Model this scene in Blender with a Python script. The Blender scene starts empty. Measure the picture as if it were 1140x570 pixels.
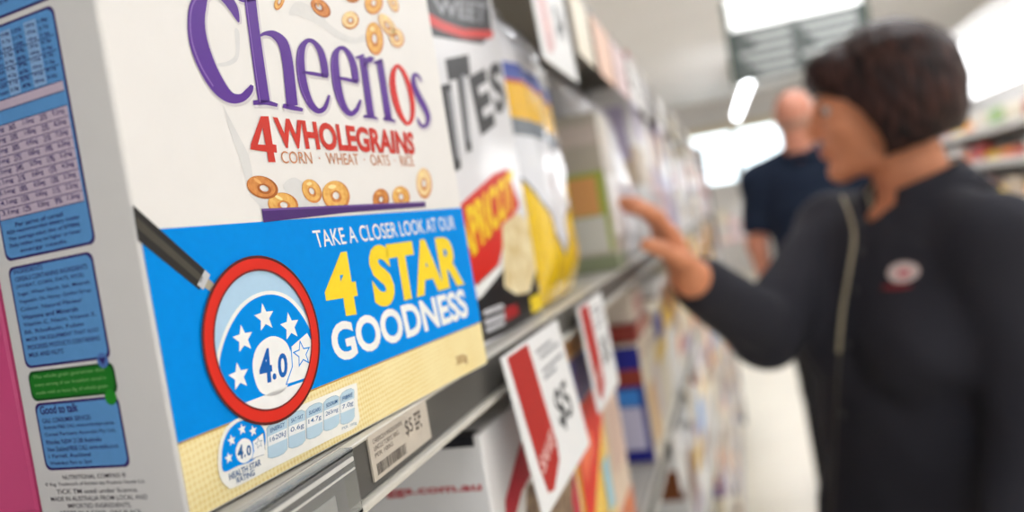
import bpy, bmesh, math, random
import numpy as np
from mathutils import Vector, Matrix
from mathutils.bvhtree import BVHTree
from mathutils.geometry import tessellate_polygon
random.seed(7)
scn = bpy.context.scene
col = scn.collection
H = 1.33                       # height of the main shelf above the floor
# ------------------------------------------------------------------ camera
CAM = np.array([-0.16412937, -0.13672641, 0.0626852])          # relative to the shelf surface
ROT = np.array([[0.27855122, -0.94642703, -0.16335576],
                [-0.07381225, 0.14848868, -0.9861556],
                [0.95758079, 0.2867525, -0.0284962]])           # rows: right, down, forward
FOC = 849.156
cd = bpy.data.cameras.new('camera')
cam = bpy.data.objects.new('camera', cd)
col.objects.link(cam)
Rm = Matrix((ROT[0], -ROT[1], -ROT[2])).transposed()
cam.matrix_world = Matrix.Translation(Vector(CAM) + Vector((0, 0, H))) @ Rm.to_4x4()
cd.sensor_width = 36.0
cd.lens = 36.0 * FOC / 1140.0
cd.clip_start = 0.01
cd.dof.use_dof = True
cd.dof.focus_distance = 0.252
cd.dof.aperture_fstop = 5.2
cd.dof.aperture_blades = 0
scn.camera = cam
# ------------------------------------------------------------------ world, exposure
w = bpy.data.worlds.new('world')
scn.world = w
w.use_nodes = True
w.node_tree.nodes['Background'].inputs[0].default_value = (0.95, 0.975, 1.0, 1)
w.node_tree.nodes['Background'].inputs[1].default_value = 0.60
scn.view_settings.view_transform = 'Standard'
scn.view_settings.look = 'None'
scn.view_settings.gamma = 1
scn.view_settings.use_curve_mapping = False
scn.view_settings.exposure = 0.08
TROFFER = 10.5                 # emission of the ceiling lights
PANEL = 2.6                    # emission of the lit canopies and the far windows

# ------------------------------------------------------------------ helpers
def lin(c):
    out = []
    for v in c:
        v /= 255.0
        out.append(v / 12.92 if v <= 0.04045 else ((v + 0.055) / 1.055) ** 2.4)
    return tuple(out) + (1,)
MATS = {}
def mat(name, c, rough=0.5, var=0.04, scale=60, bump=0.0, bscale=200, metal=0, spec=0.5, coat=0, trans=0, emit=None, es=1.0, c2=None, kind='noise'):
    if name in MATS: return MATS[name]
    m = bpy.data.materials.new(name); m.use_nodes = True
    nt = m.node_tree; b = nt.nodes['Principled BSDF']
    b.inputs['Roughness'].default_value = rough
    b.inputs['Metallic'].default_value = metal
    b.inputs['Specular IOR Level'].default_value = spec
    b.inputs['Coat Weight'].default_value = coat
    b.inputs['Transmission Weight'].default_value = trans
    tc = nt.nodes.new('ShaderNodeTexCoord')
    A = lin(c)
    B = lin(c2) if c2 else tuple(min(1, v * (1 + var)) for v in A[:3]) + (1,)
    if not c2: A = tuple(v * (1 - var) for v in A[:3]) + (1,)
    tx = nt.nodes.new('ShaderNodeTexNoise'); tx.inputs['Scale'].default_value = scale
    tx.inputs['Detail'].default_value = 3
    nt.links.new(tc.outputs['Object'], tx.inputs['Vector'])
    r = nt.nodes.new('ShaderNodeValToRGB')
    r.color_ramp.elements[0].color = A; r.color_ramp.elements[1].color = B
    r.color_ramp.elements[0].position = .3; r.color_ramp.elements[1].position = .7
    nt.links.new(tx.outputs['Fac'], r.inputs['Fac'])
    nt.links.new(r.outputs['Color'], b.inputs['Base Color'])
    if bump:
        t2 = nt.nodes.new('ShaderNodeTexNoise'); t2.inputs['Scale'].default_value = bscale
        nt.links.new(tc.outputs['Object'], t2.inputs['Vector'])
        bp = nt.nodes.new('ShaderNodeBump'); bp.inputs['Strength'].default_value = bump; bp.inputs['Distance'].default_value = .01
        nt.links.new(t2.outputs['Fac'], bp.inputs['Height'])
        nt.links.new(bp.outputs['Normal'], b.inputs['Normal'])
    if emit:
        b.inputs['Emission Color'].default_value = lin(emit); b.inputs['Emission Strength'].default_value = es
    MATS[name] = m
    return m
def ink(c, rough=0.42):
    return mat('ink_%d_%d_%d' % tuple(c), c, rough, 0.02, 300, spec=.22)
def new(name, verts, faces, m, parent=None, smooth=False):
    me = bpy.data.meshes.new(name)
    me.from_pydata([tuple(v) for v in verts], [], [tuple(f) for f in faces])
    if m: me.materials.append(m)
    o = bpy.data.objects.new(name, me); col.objects.link(o)
    if parent: o.parent = parent
    if smooth: me.polygons.foreach_set('use_smooth', [True] * len(me.polygons))
    return o
def bmobj(name, bm, m, parent=None, smooth=False):
    me = bpy.data.meshes.new(name); bm.to_mesh(me); bm.free()
    if m: me.materials.append(m)
    o = bpy.data.objects.new(name, me); col.objects.link(o)
    if parent: o.parent = parent
    if smooth: me.polygons.foreach_set('use_smooth', [True] * len(me.polygons))
    return o
def tag(o, label, cat, group=None):
    o['label'] = label; o['category'] = cat
    if group: o['group'] = group
    return o
def thing(name, loc, label, cat, group=None, rz=0.0):
    o = bpy.data.objects.new(name, None); col.objects.link(o)
    o.location = loc; o.rotation_euler = (0, 0, rz); o.empty_display_size = .05
    return tag(o, label, cat, group)
def struct(o):
    o['kind'] = 'structure'; return o
def add_box(bm, x0, x1, y0, y1, z0, z1, bev=0.0, seg=2):
    r = bmesh.ops.create_cube(bm, size=1)
    bmesh.ops.scale(bm, vec=(x1 - x0, y1 - y0, z1 - z0), verts=r['verts'])
    bmesh.ops.translate(bm, vec=((x0 + x1) / 2, (y0 + y1) / 2, (z0 + z1) / 2), verts=r['verts'])
    if bev:
        es = list({e for v in r['verts'] for e in v.link_edges})
        bmesh.ops.bevel(bm, geom=es, offset=bev, segments=seg, affect='EDGES', profile=.5)
def box(name, x0, x1, y0, y1, z0, z1, m, parent=None, bev=0.0):
    bm = bmesh.new(); add_box(bm, x0, x1, y0, y1, z0, z1, bev)
    return bmobj(name, bm, m, parent)
# ---- printing on flat faces: outlines in the plane of the face
def FRONT(y0=0.0, s=8e-5): return lambda a, b, l: (a, y0 - l * s, b)
def SIDE(x0=0.0, s=8e-5): return lambda a, b, l: (x0 - l * s, a, b)
def sheet(name, outlines, m, parent, fm, layer):
    V, Fc = [], []
    for loops in outlines:
        if not isinstance(loops[0][0], (tuple, list, np.ndarray)): loops = [loops]
        tri = tessellate_polygon([[Vector((p[0], p[1], 0)) for p in lp] for lp in loops])
        base = len(V)
        for lp in loops: V += [fm(p[0], p[1], layer) for p in lp]
        Fc += [(base + a, base + b, base + c) for a, b, c in tri]
    return new(name, V, Fc, m, parent)
TXT = {}
def text_mesh(s, off):
    if (s, off) in TXT: return TXT[(s, off)]
    cu = bpy.data.curves.new('t', 'FONT'); cu.body = s; cu.offset = off; cu.resolution_u = 4
    o = bpy.data.objects.new('t', cu); col.objects.link(o)
    dg = bpy.context.evaluated_depsgraph_get(); dg.update()
    me = bpy.data.meshes.new_from_object(o.evaluated_get(dg))
    V = np.array([v.co[:2] for v in me.vertices]) if len(me.vertices) else np.zeros((0, 2))
    Fc = [tuple(p.vertices) for p in me.polygons]
    bpy.data.meshes.remove(me); bpy.data.objects.remove(o); bpy.data.curves.remove(cu)
    TXT[(s, off)] = (V, Fc); return V, Fc
def letter(name, items, m, parent, fm, layer):
    """items: (string, [TL,TR,BR,BL] in the plane of the face, boldness)"""
    VV, FF = [], []
    for s, q, off in items:
        V, Fc = text_mesh(s, off)
        if not len(V): continue
        lo, hi = V.min(0), V.max(0)
        TL, TR, BR, BL = [np.array(p, float) for p in q]
        base = len(VV)
        for p in V:
            u = (p[0] - lo[0]) / (hi[0] - lo[0]); t = (hi[1] - p[1]) / (hi[1] - lo[1])
            P = (1 - t) * ((1 - u) * TL + u * TR) + t * ((1 - u) * BL + u * BR)
            VV.append(fm(P[0], P[1], layer))
        FF += [tuple(base + i for i in f) for f in Fc]
    return new(name, VV, FF, m, parent)
def rq(x0, z0, x1, z1): return [(x0, z1), (x1, z1), (x1, z0), (x0, z0)]
def crom(pts, n=8, closed=False):
    P = [np.array(p, float) for p in pts]; N = len(P); out = []
    for i in range(N if closed else N - 1):
        if closed: a, b, c, d = P[i - 1], P[i], P[(i + 1) % N], P[(i + 2) % N]
        else: a, b, c, d = P[max(i - 1, 0)], P[i], P[i + 1], P[min(i + 2, N - 1)]
        for k in range(n):
            t = k / n
            out.append(.5 * ((2 * b) + (c - a) * t + (2 * a - 5 * b + 4 * c - d) * t * t + (3 * b - a - 3 * c + d) * t ** 3))
    if not closed: out.append(P[-1])
    return out
def stroke(pts, n=8, closed=False, grow=0.0, off=(0, 0)):
    P = crom(pts, n, closed); L, Rr = [], []; N = len(P)
    for i, p in enumerate(P):
        a = P[(i - 1) % N] if (closed or i) else P[0]; b = P[(i + 1) % N] if (closed or i < N - 1) else P[-1]
        t = (b - a)[:2]; t = t / (np.linalg.norm(t) + 1e-9); nn = np.array([-t[1], t[0]])
        hw = max(p[2], .2) / 2 + grow
        L.append(tuple(p[:2] + nn * hw + np.array(off))); Rr.append(tuple(p[:2] - nn * hw + np.array(off)))
    return [L, Rr] if closed else L + Rr[::-1]
def circ(cx, cz, rx, rz=None, n=48, rot=0.0):
    rz = rx if rz is None else rz
    return [(cx + rx * math.cos(t) * math.cos(rot) - rz * math.sin(t) * math.sin(rot), cz + rx * math.cos(t) * math.sin(rot) + rz * math.sin(t) * math.cos(rot)) for t in [2 * math.pi * i / n for i in range(n)]]
def star(cx, cz, R, r=.45, rot=0.0):
    return [(cx + (R if i % 2 == 0 else R * r) * math.sin(rot + math.pi * i / 5), cz + (R if i % 2 == 0 else R * r) * math.cos(rot + math.pi * i / 5)) for i in range(10)]
def rrect(x0, z0, x1, z1, r, n=5):
    out = []
    for cx, cz, a0 in ((x1 - r, z1 - r, 0), (x0 + r, z1 - r, 90), (x0 + r, z0 + r, 180), (x1 - r, z0 + r, 270)):
        for i in range(n + 1):
            a = math.radians(a0 + 90 * i / n); out.append((cx + r * math.cos(a), cz + r * math.sin(a)))
    return out
def clip(poly, c):
    out = list(poly); n = len(c)
    for i in range(n):
        a, b = c[i], c[(i + 1) % n]; src, out = out, []
        side = lambda p: (b[0] - a[0]) * (p[1] - a[1]) - (b[1] - a[1]) * (p[0] - a[0])
        for j in range(len(src)):
            p, q = src[j], src[(j + 1) % len(src)]; sp, sq = side(p), side(q)
            if sp >= 0: out.append(p)
            if (sp >= 0) != (sq >= 0):
                t = sp / (sp - sq); out.append((p[0] + t * (q[0] - p[0]), p[1] + t * (q[1] - p[1])))
        if not out: return out
    return out
# a sight line of the photograph met with a real plane: returns coordinates in that plane
PSI = math.radians(6.0); BY = 0.0124
cB, sB = math.cos(PSI), math.sin(PSI)
def sight(u, v): return ROT.T @ np.array([(u - 570) / FOC, (v - 285) / FOC, 1.0])
def on_plane(u, v, p0, ax, az):
    n = np.cross(ax, az); d = sight(u, v); k = n @ (p0 - CAM) / (n @ d); q = CAM + k * d - p0
    return (float(q @ ax), float(q @ az))
AX, AY, AZ = np.array([cB, -sB, 0]), np.array([sB, cB, 0]), np.array([0, 0, 1.0])
def FB(u, v): return on_plane(u, v, np.array([0, BY, 0.0]), AX, AZ)              # cereal box front
def SB(u, v): return on_plane(u, v, np.array([0, BY, 0.0]), AY, AZ)              # cereal box side
def YP(u, v, y=0.0, x0=0.0, z0=0.0):
    return on_plane(u, v, np.array([x0, y, z0]), np.array([1.0, 0, 0]), AZ)
def crop(x0, y0, s, f): return lambda L: [f(x0 + a / s, y0 + b / s) for a, b in L]
def pt(u, v, k): return CAM + k * sight(u, v)
SH = Vector((0, 0, H))

# ------------------------------------------------------------------ the room
M_floor = mat('pale_vinyl_floor', (232, 222, 203), .28, .03, 4, spec=.5)
M_ceil = mat('ceiling_paint', (242, 240, 238), .9, .02, 2)
M_wall = mat('wall_paint', (234, 230, 226), .85, .02, 2)
struct(box('floor', -4, 15.2, -5, 2.6, -.1, 0, M_floor))
struct(box('ceiling', -4, 15.2, -5, 2.6, 3.25, 3.35, M_ceil))
struct(box('wall_far', 15.0, 15.2, -5, 2.6, 0, 3.25, M_wall))
struct(box('wall_right', -4, 15, -5.2, -5.0, 0, 3.25, M_wall))
struct(box('wall_left', -4, 15, 2.6, 2.8, 0, 3.25, M_wall))
struct(box('trim_1', 14.9, 15.0, -5, 2.6, 2.62, 2.78, mat('soffit_cream', (228, 214, 186), .8)))
M_white = mat('white_lacquer', (240, 240, 238), .4)
M_day = mat('daylight_pane', (235, 248, 255), .3, emit=(232, 247, 255), es=PANEL)
for i, (y0, y1) in enumerate(((-1.15, -.32), (-.28, .55))):
    f = struct(bpy.data.objects.new('window_%d' % (i + 1), None)); col.objects.link(f); f.location = (14.97, (y0 + y1) / 2, H + .85)
    hw = (y1 - y0) / 2
    bm = bmesh.new()
    for a, b, c, d in ((-hw, hw, .47, .52), (-hw, hw, -.52, -.47), (-hw, -hw + .04, -.52, .52), (hw - .04, hw, -.52, .52)):
        add_box(bm, -.04, .03, a, b, c, d)
    bmobj('window_frame', bm, M_white, f)
    box('window_pane', 0, .02, -hw + .04, hw - .04, -.47, .47, M_day, f)
M_diff = mat('light_diffuser', (255, 252, 245), .4, emit=(247, 250, 255), es=TROFFER)
for ix, X in enumerate((-2.0, .2, 2.0, 3.7, 5.9, 8.2, 10.4)):
    for iy, Y in enumerate((-1.0, -3.2)):
        if (ix, iy) in ((1, 0), (5, 1), (6, 1)): continue
        t = thing('ceiling_light', (X, Y, 3.25), 'white square ceiling light panel, number %d from the front over the %s' % (ix + 1, ('near aisle', 'far aisle')[iy]), 'light', 'ceiling light panels')
        bm = bmesh.new()
        for a, b, c, d in ((-.38, .38, -.62, -.58), (-.38, .38, .58, .62), (-.38, -.34, -.58, .58), (.34, .38, -.58, .58)): add_box(bm, a, b, c, d, -.05, 0)
        bmobj('frame', bm, M_white, t)
        box('diffuser', -.34, .34, -.58, .58, -.04, -.01, M_diff, t)
# the suspended tube lamp far down the aisle
t = thing('tube_lamp', (11.4, -.452, H + 1.4), 'glowing white tube lamp hanging over the far aisle', 'light', None, .034)
bm = bmesh.new(); r = bmesh.ops.create_cone(bm, cap_ends=True, segments=16, radius1=.045, radius2=.045, depth=4.1)
bmesh.ops.rotate(bm, verts=r['verts'], matrix=Matrix.Rotation(math.pi / 2, 3, 'Y')); bmobj('tube', bm, M_diff, t, True)
box('housing', -2.1, 2.1, -.05, .05, .05, .1, M_white, t)
for s in (-1.2, 1.2): box('hanger', s - .006, s + .006, -.006, .006, .1, .52, M_white, t)
# ------------------------------------------------------------------ aisle sign
M_sign = mat('sign_charcoal', (92, 98, 96), .6); M_sgreen = mat('sign_post_green', (38, 62, 50), .5)
t = thing('aisle_sign', (6, -.76, H + 1.2), 'dark grey hanging aisle sign with pale lines of lettering', 'sign')
box('board', -.015, .015, -.47, .47, -.29, .11, M_sign, t)
for s in (-1, 1): box('post', -.03, .03, s * .48 - .02, s * .48 + .02, -.30, .34, M_sgreen, t)
box('glow_panel', -.03, .03, -.46, .46, .11, .36, mat('added_sign_glow', (255, 255, 255), .4, emit=(250, 252, 250), es=1.4), t)  # glowing box added above the board in place of the light fixture there
for s in (-1, 1): box('hanger', -.004, .004, s * .48 - .004, s * .48 + .004, .34, .72, M_white, t)
bm = bmesh.new()
for k in range(5):
    z = .06 - k * .074
    for a, b in ((-.42, -.02 - .05 * (k % 3)), (.04, .42 - .06 * ((k + 1) % 3))): add_box(bm, -.018, -.015, a, b, z - .022, z + .012)
bmobj('lettering', bm, mat('sign_letter_white', (200, 204, 202), .6), t)

# ------------------------------------------------------------------ shelving unit
M_rail = mat('price_rail_grey', (84, 82, 78), .45, .05, 30, spec=.4)
M_lip = mat('rail_lip_cream', (206, 202, 192), .35, .03)
M_shelf = mat('shelf_grey', (178, 174, 166), .45, .04, 20)
M_dark = mat('shelf_back_dark', (44, 42, 44), .7)
LEV = [.325, 0.0, -.25, -.53, -.81, -1.09]
LEVN = ['top shelf', 'main shelf', 'second shelf', 'third shelf', 'fourth shelf', 'bottom shelf']
su = thing('shelving_unit', (0, 0, 0), 'long grey supermarket shelving unit running along the left of the aisle', 'shelf')
X0, X1 = -.35, 4.68
box('back_panel', X0, X1, .40, .42, 0, H + .42, M_dark, su)
for z in LEV:
    s = box('shelf_board', X0, X1, .006, .40, H + z - .012, H + z, M_shelf, su, .001)
    box('price_rail', X0, X1, 0.0, .006, H + z - .019, H + z - .0005, M_rail, s)
    bm = bmesh.new(); add_box(bm, X0, X1, -.0035, .006, H + z - .0225, H + z - .0195, .0008)
    add_box(bm, X0, X1, -.0008, .004, H + z - .0009, H + z + .0004, .0003, 1)
    bmobj('rail_lip', bm, M_lip, s)
box('kick_plate', X0, X1, .03, .05, 0, H - 1.115, M_dark, su)
for X in (X0, 1.3, 2.6, 3.9): box('upright', X - .012, X + .012, .37, .40, 0, H + .42, M_shelf, su)
box('end_panel', X1, X1 + .03, -.004, .42, 0, H + .40, mat('end_panel_slate', (52, 56, 66), .6), su)

# ------------------------------------------------------------------ the cereal box
BW, BD, BH = .195, .0573, .285
cb = thing('cereal_box', (0, BY, H + .0007), 'large white cereal box with purple Cheerios lettering and blue 4 star banner', 'cereal box', None, -PSI)
M_card = mat('white_card', (236, 233, 230), .42, .01, 80, spec=.35)
bm = bmesh.new(); add_box(bm, 0, BW, 0, BD, 0, BH, .0012, 3)
bmobj('carton', bm, M_card, cb, False)
fm = FRONT(); sm = SIDE()
# woven straw strip along the foot
M_straw = bpy.data.materials.new('woven_straw_print'); M_straw.use_nodes = True
nt = M_straw.node_tree; b = nt.nodes['Principled BSDF']; b.inputs['Roughness'].default_value = .45
tc = nt.nodes.new('ShaderNodeTexCoord'); prev = None
outs = []
for ang, sc in ((0.08, 520), (1.62, 460)):
    mp = nt.nodes.new('ShaderNodeMapping'); mp.inputs['Rotation'].default_value = (0, ang, 0); nt.links.new(tc.outputs['Object'], mp.inputs['Vector'])
    wv = nt.nodes.new('ShaderNodeTexWave'); wv.inputs['Scale'].default_value = sc / 2.7; wv.inputs['Distortion'].default_value = 2.5; wv.inputs['Detail'].default_value = 2; wv.inputs['Detail Scale'].default_value = 1.5
    nt.links.new(mp.outputs['Vector'], wv.inputs['Vector']); outs.append(wv.outputs['Fac'])
mu = nt.nodes.new('ShaderNodeMath'); mu.operation = 'ADD'; nt.links.new(outs[0], mu.inputs[0]); nt.links.new(outs[1], mu.inputs[1])
nz = nt.nodes.new('ShaderNodeTexNoise'); nz.inputs['Scale'].default_value = 60; nt.links.new(tc.outputs['Object'], nz.inputs['Vector'])
m2 = nt.nodes.new('ShaderNodeMath'); m2.operation = 'MULTIPLY_ADD'; m2.inputs[1].default_value = .35; nt.links.new(mu.outputs[0], m2.inputs[0])
m3 = nt.nodes.new('ShaderNodeMath'); m3.operation = 'MULTIPLY'; m3.inputs[1].default_value = .5; nt.links.new(nz.outputs['Fac'], m3.inputs[0]); nt.links.new(m3.outputs[0], m2.inputs[2])
rp = nt.nodes.new('ShaderNodeValToRGB'); rp.color_ramp.elements[0].color = lin((230, 200, 116)); rp.color_ramp.elements[0].position = .1; rp.color_ramp.elements[1].color = lin((250, 234, 178)); rp.color_ramp.elements[1].position = .75
nt.links.new(m2.outputs[0], rp.inputs['Fac']); nt.links.new(rp.outputs['Color'], b.inputs['Base Color'])
zb0, zb1 = .0218, .0789
e = .0008
sheet('straw_strip', [[(e, e), (BW - e, e), (BW - e, zb0), (e, zb0)]], M_straw, cb, fm, 1)
BLUE = mat('banner_blue_ink', (0, 142, 232), .55, .02, 300, spec=.05)
banner = sheet('blue_banner', [[(e, zb0), (BW - e, zb0 - .0004), (BW - e, zb1), (e, zb1)]], BLUE, cb, fm, 2)
sheet('banner_edge', [[(e, zb0 - .0006), (BW - e, zb0 - .0009), (BW - e, zb0 - .0004), (e, zb0)]], ink((190, 150, 70)), banner, fm, 2)
# printed milk splash
MILK = ink((226, 224, 222)); MILK2 = ink((222, 221, 220))
C3 = crop(130, 0, 2.281, FB); C4 = crop(260, 120, 4.383, FB); C7 = crop(290, 0, 6.0, FB); C1 = crop(200, 0, 4.747, FB); C34 = crop(340, 30, 4.747, FB)
C5 = crop(340, 230, 3.165, FB); CM = crop(210, 280, 2.85, FB); CL = crop(230, 420, 4.07, FB); CH = crop(130, 210, 4.75, FB)
sm3 = lambda L, f: [f([tuple(p)])[0] for p in crom(L, 5, True)]
ms = sheet('milk_splash', [sm3([(255, 175), (262, 250), (300, 330), (335, 400), (345, 460), (330, 465), (310, 400), (285, 330), (262, 240), (245, 180)], C3),
                      sm3([(300, 80), (302, 140), (285, 160), (255, 168), (262, 175), (292, 170), (310, 150), (312, 90)], C3)], MILK2, cb, fm, 1)
sheet('milk_wave', [sm3([(190, 110), (230, 30), (300, 35), (400, 110), (470, 180), (560, 240), (640, 265), (690, 240), (700, 290), (600, 300), (500, 260), (420, 200), (330, 150), (260, 120)], C7)], MILK, ms, fm, 1)
sheet('milk_drip', [sm3([(245, 400), (290, 350), (345, 380), (385, 440), (420, 498), (330, 500)], C4), sm3([(75, 430), (110, 440), (160, 410), (185, 415), (170, 500), (140, 500), (110, 470)], C4)], MILK2, ms, fm, 1)
# big serif lettering, stroke by stroke (in photo pixels, put on the box face)
PUR = ink((92, 48, 148), .35); RED = ink((214, 46, 40), .38)
c1 = lambda L: [(200 + a / 4.747, b / 4.747, w_ / 4.747) for a, b, w_ in L]
c34 = lambda L: [(340 + a / 4.747, 30 + b / 4.747, w_ / 4.747) for a, b, w_ in L]
S_pur = {
 'C': [c1([(312, 130, 8), (300, 95, 30), (280, 50, 48), (245, 5, 50), (190, -28, 44), (130, -15, 60), (98, 40, 88), (87, 130, 92), (100, 240, 97), (145, 365, 92), (205, 470, 80), (265, 527, 58), (325, 530, 44), (365, 495, 38), (382, 462, 18)])],
 'h': [c1([(370, 2, 60), (402, 250, 60), (446, 555, 62)]), c1([(308, 8, 8), (340, 14, 20), (400, 4, 24)]), c1([(388, 555, 24), (450, 552, 26), (516, 568, 18)]),
       c1([(425, 200, 12), (455, 188, 22), (500, 195, 40), (545, 240, 54), (568, 330, 57), (582, 450, 58), (594, 570, 60)]), c1([(545, 570, 22), (595, 580, 26), (650, 592, 18)])],
 'e': [[(337, 82.5, 3), (350, 84.5, 4), (365, 87.3, 3.5)], [(362, 87, 8), (360.5, 74, 8), (356.5, 59, 7), (349, 49, 5), (341.5, 48, 5), (335.5, 57, 8), (334.2, 74, 9.6), (337.5, 97, 9.6), (344.5, 116, 8), (353.5, 125.5, 6), (361.5, 122, 5), (366.5, 108, 2.5)]],
 'e2': [[(375, 88.5, 3), (386, 90.5, 4), (398.5, 93.6, 3.5)], [(396, 93, 7.5), (394, 78, 7.5), (390, 65.5, 6.5), (383.5, 56.5, 5), (377, 56.5, 5), (372.8, 65, 8), (373, 82, 9.6), (376.5, 104, 9.2), (382.5, 121, 7.5), (390, 128.7, 6), (397, 124, 5), (401.3, 113, 2.5)]],
 'r': [[(403.5, 66, 7.6), (408, 98, 7.6), (412.8, 132, 7.8)], [(395.5, 66, 2), (400, 65.5, 3.5), (405, 63, 3)], [(404.5, 131.5, 3), (412, 132, 3.4), (420, 134, 2.6)], [(406, 76, 2.5), (408.5, 70, 5), (412, 68.3, 7.5), (414.5, 70, 7)]],
 'i': [[(422, 69, 7.2), (427, 100, 7.2), (432.5, 135, 7.4)], [(415.5, 72, 2), (420, 71, 3.4), (425.5, 68.5, 3)], [(426.5, 134, 3), (432.5, 135, 3.4), (439.8, 136.8, 2.6)]],
 's': [[(468.2, 92, 1.5), (465.6, 86.5, 3), (461.8, 84.5, 3.6), (459.8, 90, 4.6), (461.5, 99.5, 5.8), (467.3, 112, 6.8), (473, 122.5, 6.2), (476.3, 132, 5), (475, 140, 4), (470.6, 142.6, 3.6), (466.5, 138.5, 3), (464.4, 133, 1.5)]],
}
bl = None
allst = [s for k in S_pur for s in S_pur[k]]
ost = [(441, 75.6, 4), (437.4, 84, 6), (437.2, 98, 7), (440.8, 116, 6.8), (446.5, 131, 5.5), (453.2, 139.6, 3.8), (458.2, 134.5, 4.6), (459.3, 120, 5.4), (455.8, 100, 5.6), (450, 84, 5), (445.3, 76.8, 4)]
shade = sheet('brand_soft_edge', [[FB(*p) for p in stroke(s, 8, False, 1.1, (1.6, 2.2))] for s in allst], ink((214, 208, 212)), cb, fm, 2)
bl = sheet('brand_lettering', [[FB(*p) for p in stroke(s)] for s in allst], PUR, cb, fm, 3)
sheet('brand_letter_o', [[[FB(*p) for p in lp] for lp in stroke(ost, 8, True)]], RED, cb, fm, 3)
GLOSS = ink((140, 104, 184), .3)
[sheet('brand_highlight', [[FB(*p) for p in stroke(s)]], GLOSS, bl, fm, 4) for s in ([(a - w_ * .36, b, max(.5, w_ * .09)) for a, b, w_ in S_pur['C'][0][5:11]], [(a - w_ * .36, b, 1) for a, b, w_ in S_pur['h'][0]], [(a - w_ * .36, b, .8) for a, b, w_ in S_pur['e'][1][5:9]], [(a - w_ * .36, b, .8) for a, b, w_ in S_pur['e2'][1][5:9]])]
# 4 WHOLEGRAINS
RED2 = ink((205, 52, 38), .4)
sheet('numeral', [[C4([(132, 52), (170, 52), (190, 188), (208, 192), (211, 230), (195, 228), (205, 276), (170, 276), (163, 226), (82, 214), (84, 188)]), C4([(140, 108), (118, 190), (156, 192)])]], RED2, cb, fm, 3)
letter('wholegrain_lettering', [('WHOLEGRAINS', C4([(190, 54), (874, 128), (886, 238), (218, 205)]), .040)], RED2, cb, fm, 3)
letter('grain_list', [('CORN  ·  WHEAT  ·  OATS  ·  RICE', C4([(228, 221), (872, 243), (884, 294), (236, 281)]), 0)], ink((206, 138, 96)), cb, fm, 3)
# printed rings of cereal
M_ring = mat('cereal_ring_print', (226, 158, 62), .5, c2=(244, 196, 104), scale=450)
M_ringd = mat('cereal_ring_dark_print', (196, 112, 40), .5, c2=(226, 152, 70), scale=450)
M_ringl = mat('cereal_ring_pale_print', (240, 204, 140), .5, c2=(248, 222, 170), scale=450)
def ringp(cx, cy, rx, ry, rot, m, hole=.42, d=0):
    hole *= .72; cy += 4 if cy > 205 and cx < 460 else 0
    bx = lambda L: [FB(*p) for p in L]
    out = circ(cx, cy, rx, ry, 32, rot); inn = circ(cx + d, cy + d * .6, rx * hole, ry * hole, 24, rot)
    o = sheet('cereal_ring', [[bx(out), bx(inn)]], m, cb, fm, 2)
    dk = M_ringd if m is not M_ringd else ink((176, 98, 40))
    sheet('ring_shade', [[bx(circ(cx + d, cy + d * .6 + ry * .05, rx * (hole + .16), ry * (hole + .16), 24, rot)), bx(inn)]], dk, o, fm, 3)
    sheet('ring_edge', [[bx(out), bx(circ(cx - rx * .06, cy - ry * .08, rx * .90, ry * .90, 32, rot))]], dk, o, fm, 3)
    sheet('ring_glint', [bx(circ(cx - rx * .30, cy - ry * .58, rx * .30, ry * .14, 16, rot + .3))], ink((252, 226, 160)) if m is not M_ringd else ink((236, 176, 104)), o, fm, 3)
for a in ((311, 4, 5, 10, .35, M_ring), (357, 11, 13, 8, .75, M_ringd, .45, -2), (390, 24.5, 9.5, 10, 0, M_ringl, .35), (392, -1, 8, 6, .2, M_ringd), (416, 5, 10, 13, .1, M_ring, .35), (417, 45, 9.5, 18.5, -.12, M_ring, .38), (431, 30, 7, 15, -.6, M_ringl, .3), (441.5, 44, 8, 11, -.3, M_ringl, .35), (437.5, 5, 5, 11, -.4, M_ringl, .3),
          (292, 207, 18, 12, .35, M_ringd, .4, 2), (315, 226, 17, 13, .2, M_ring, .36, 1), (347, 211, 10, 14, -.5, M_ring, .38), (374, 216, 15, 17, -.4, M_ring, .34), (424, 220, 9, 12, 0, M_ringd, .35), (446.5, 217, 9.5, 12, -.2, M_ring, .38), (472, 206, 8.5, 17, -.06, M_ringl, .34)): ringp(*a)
bowl = sheet('bowl_rim', [C4([(135, 504), (934, 466), (936, 492), (560, 520), (145, 570)])], ink((74, 40, 112)), cb, fm, 4)
sheet('rim_highlight', [C4([(135, 504), (934, 466), (934, 473), (140, 516)])], ink((112, 78, 150)), bowl, fm, 5)
# banner wording
WH = ink((244, 244, 242), .4); YEL = ink((250, 218, 40), .4)
letter('banner_line', [('TAKE A CLOSER LOOK AT OUR', C5([(22, 92), (520, 38), (528, 84), (40, 153)]), .004)], WH, banner, fm, 3)
letter('banner_star_line', [('4', C5([(48, 180), (159, 163), (194, 384), (82, 403)]), .045), ('STAR', C5([(215, 146), (528, 105), (560, 280), (248, 368)]), .05)], YEL, banner, fm, 3)
letter('banner_goodness_line', [('GOODNESS', C5([(78, 425), (556, 294), (577, 392), (108, 562)]), .034)], WH, banner, fm, 3)
letter('weight_mark', [('300g', [FB(507, 399), FB(519, 394), FB(521, 406), FB(509, 411)], .01)], ink((150, 98, 60)), cb, fm, 2)
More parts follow.
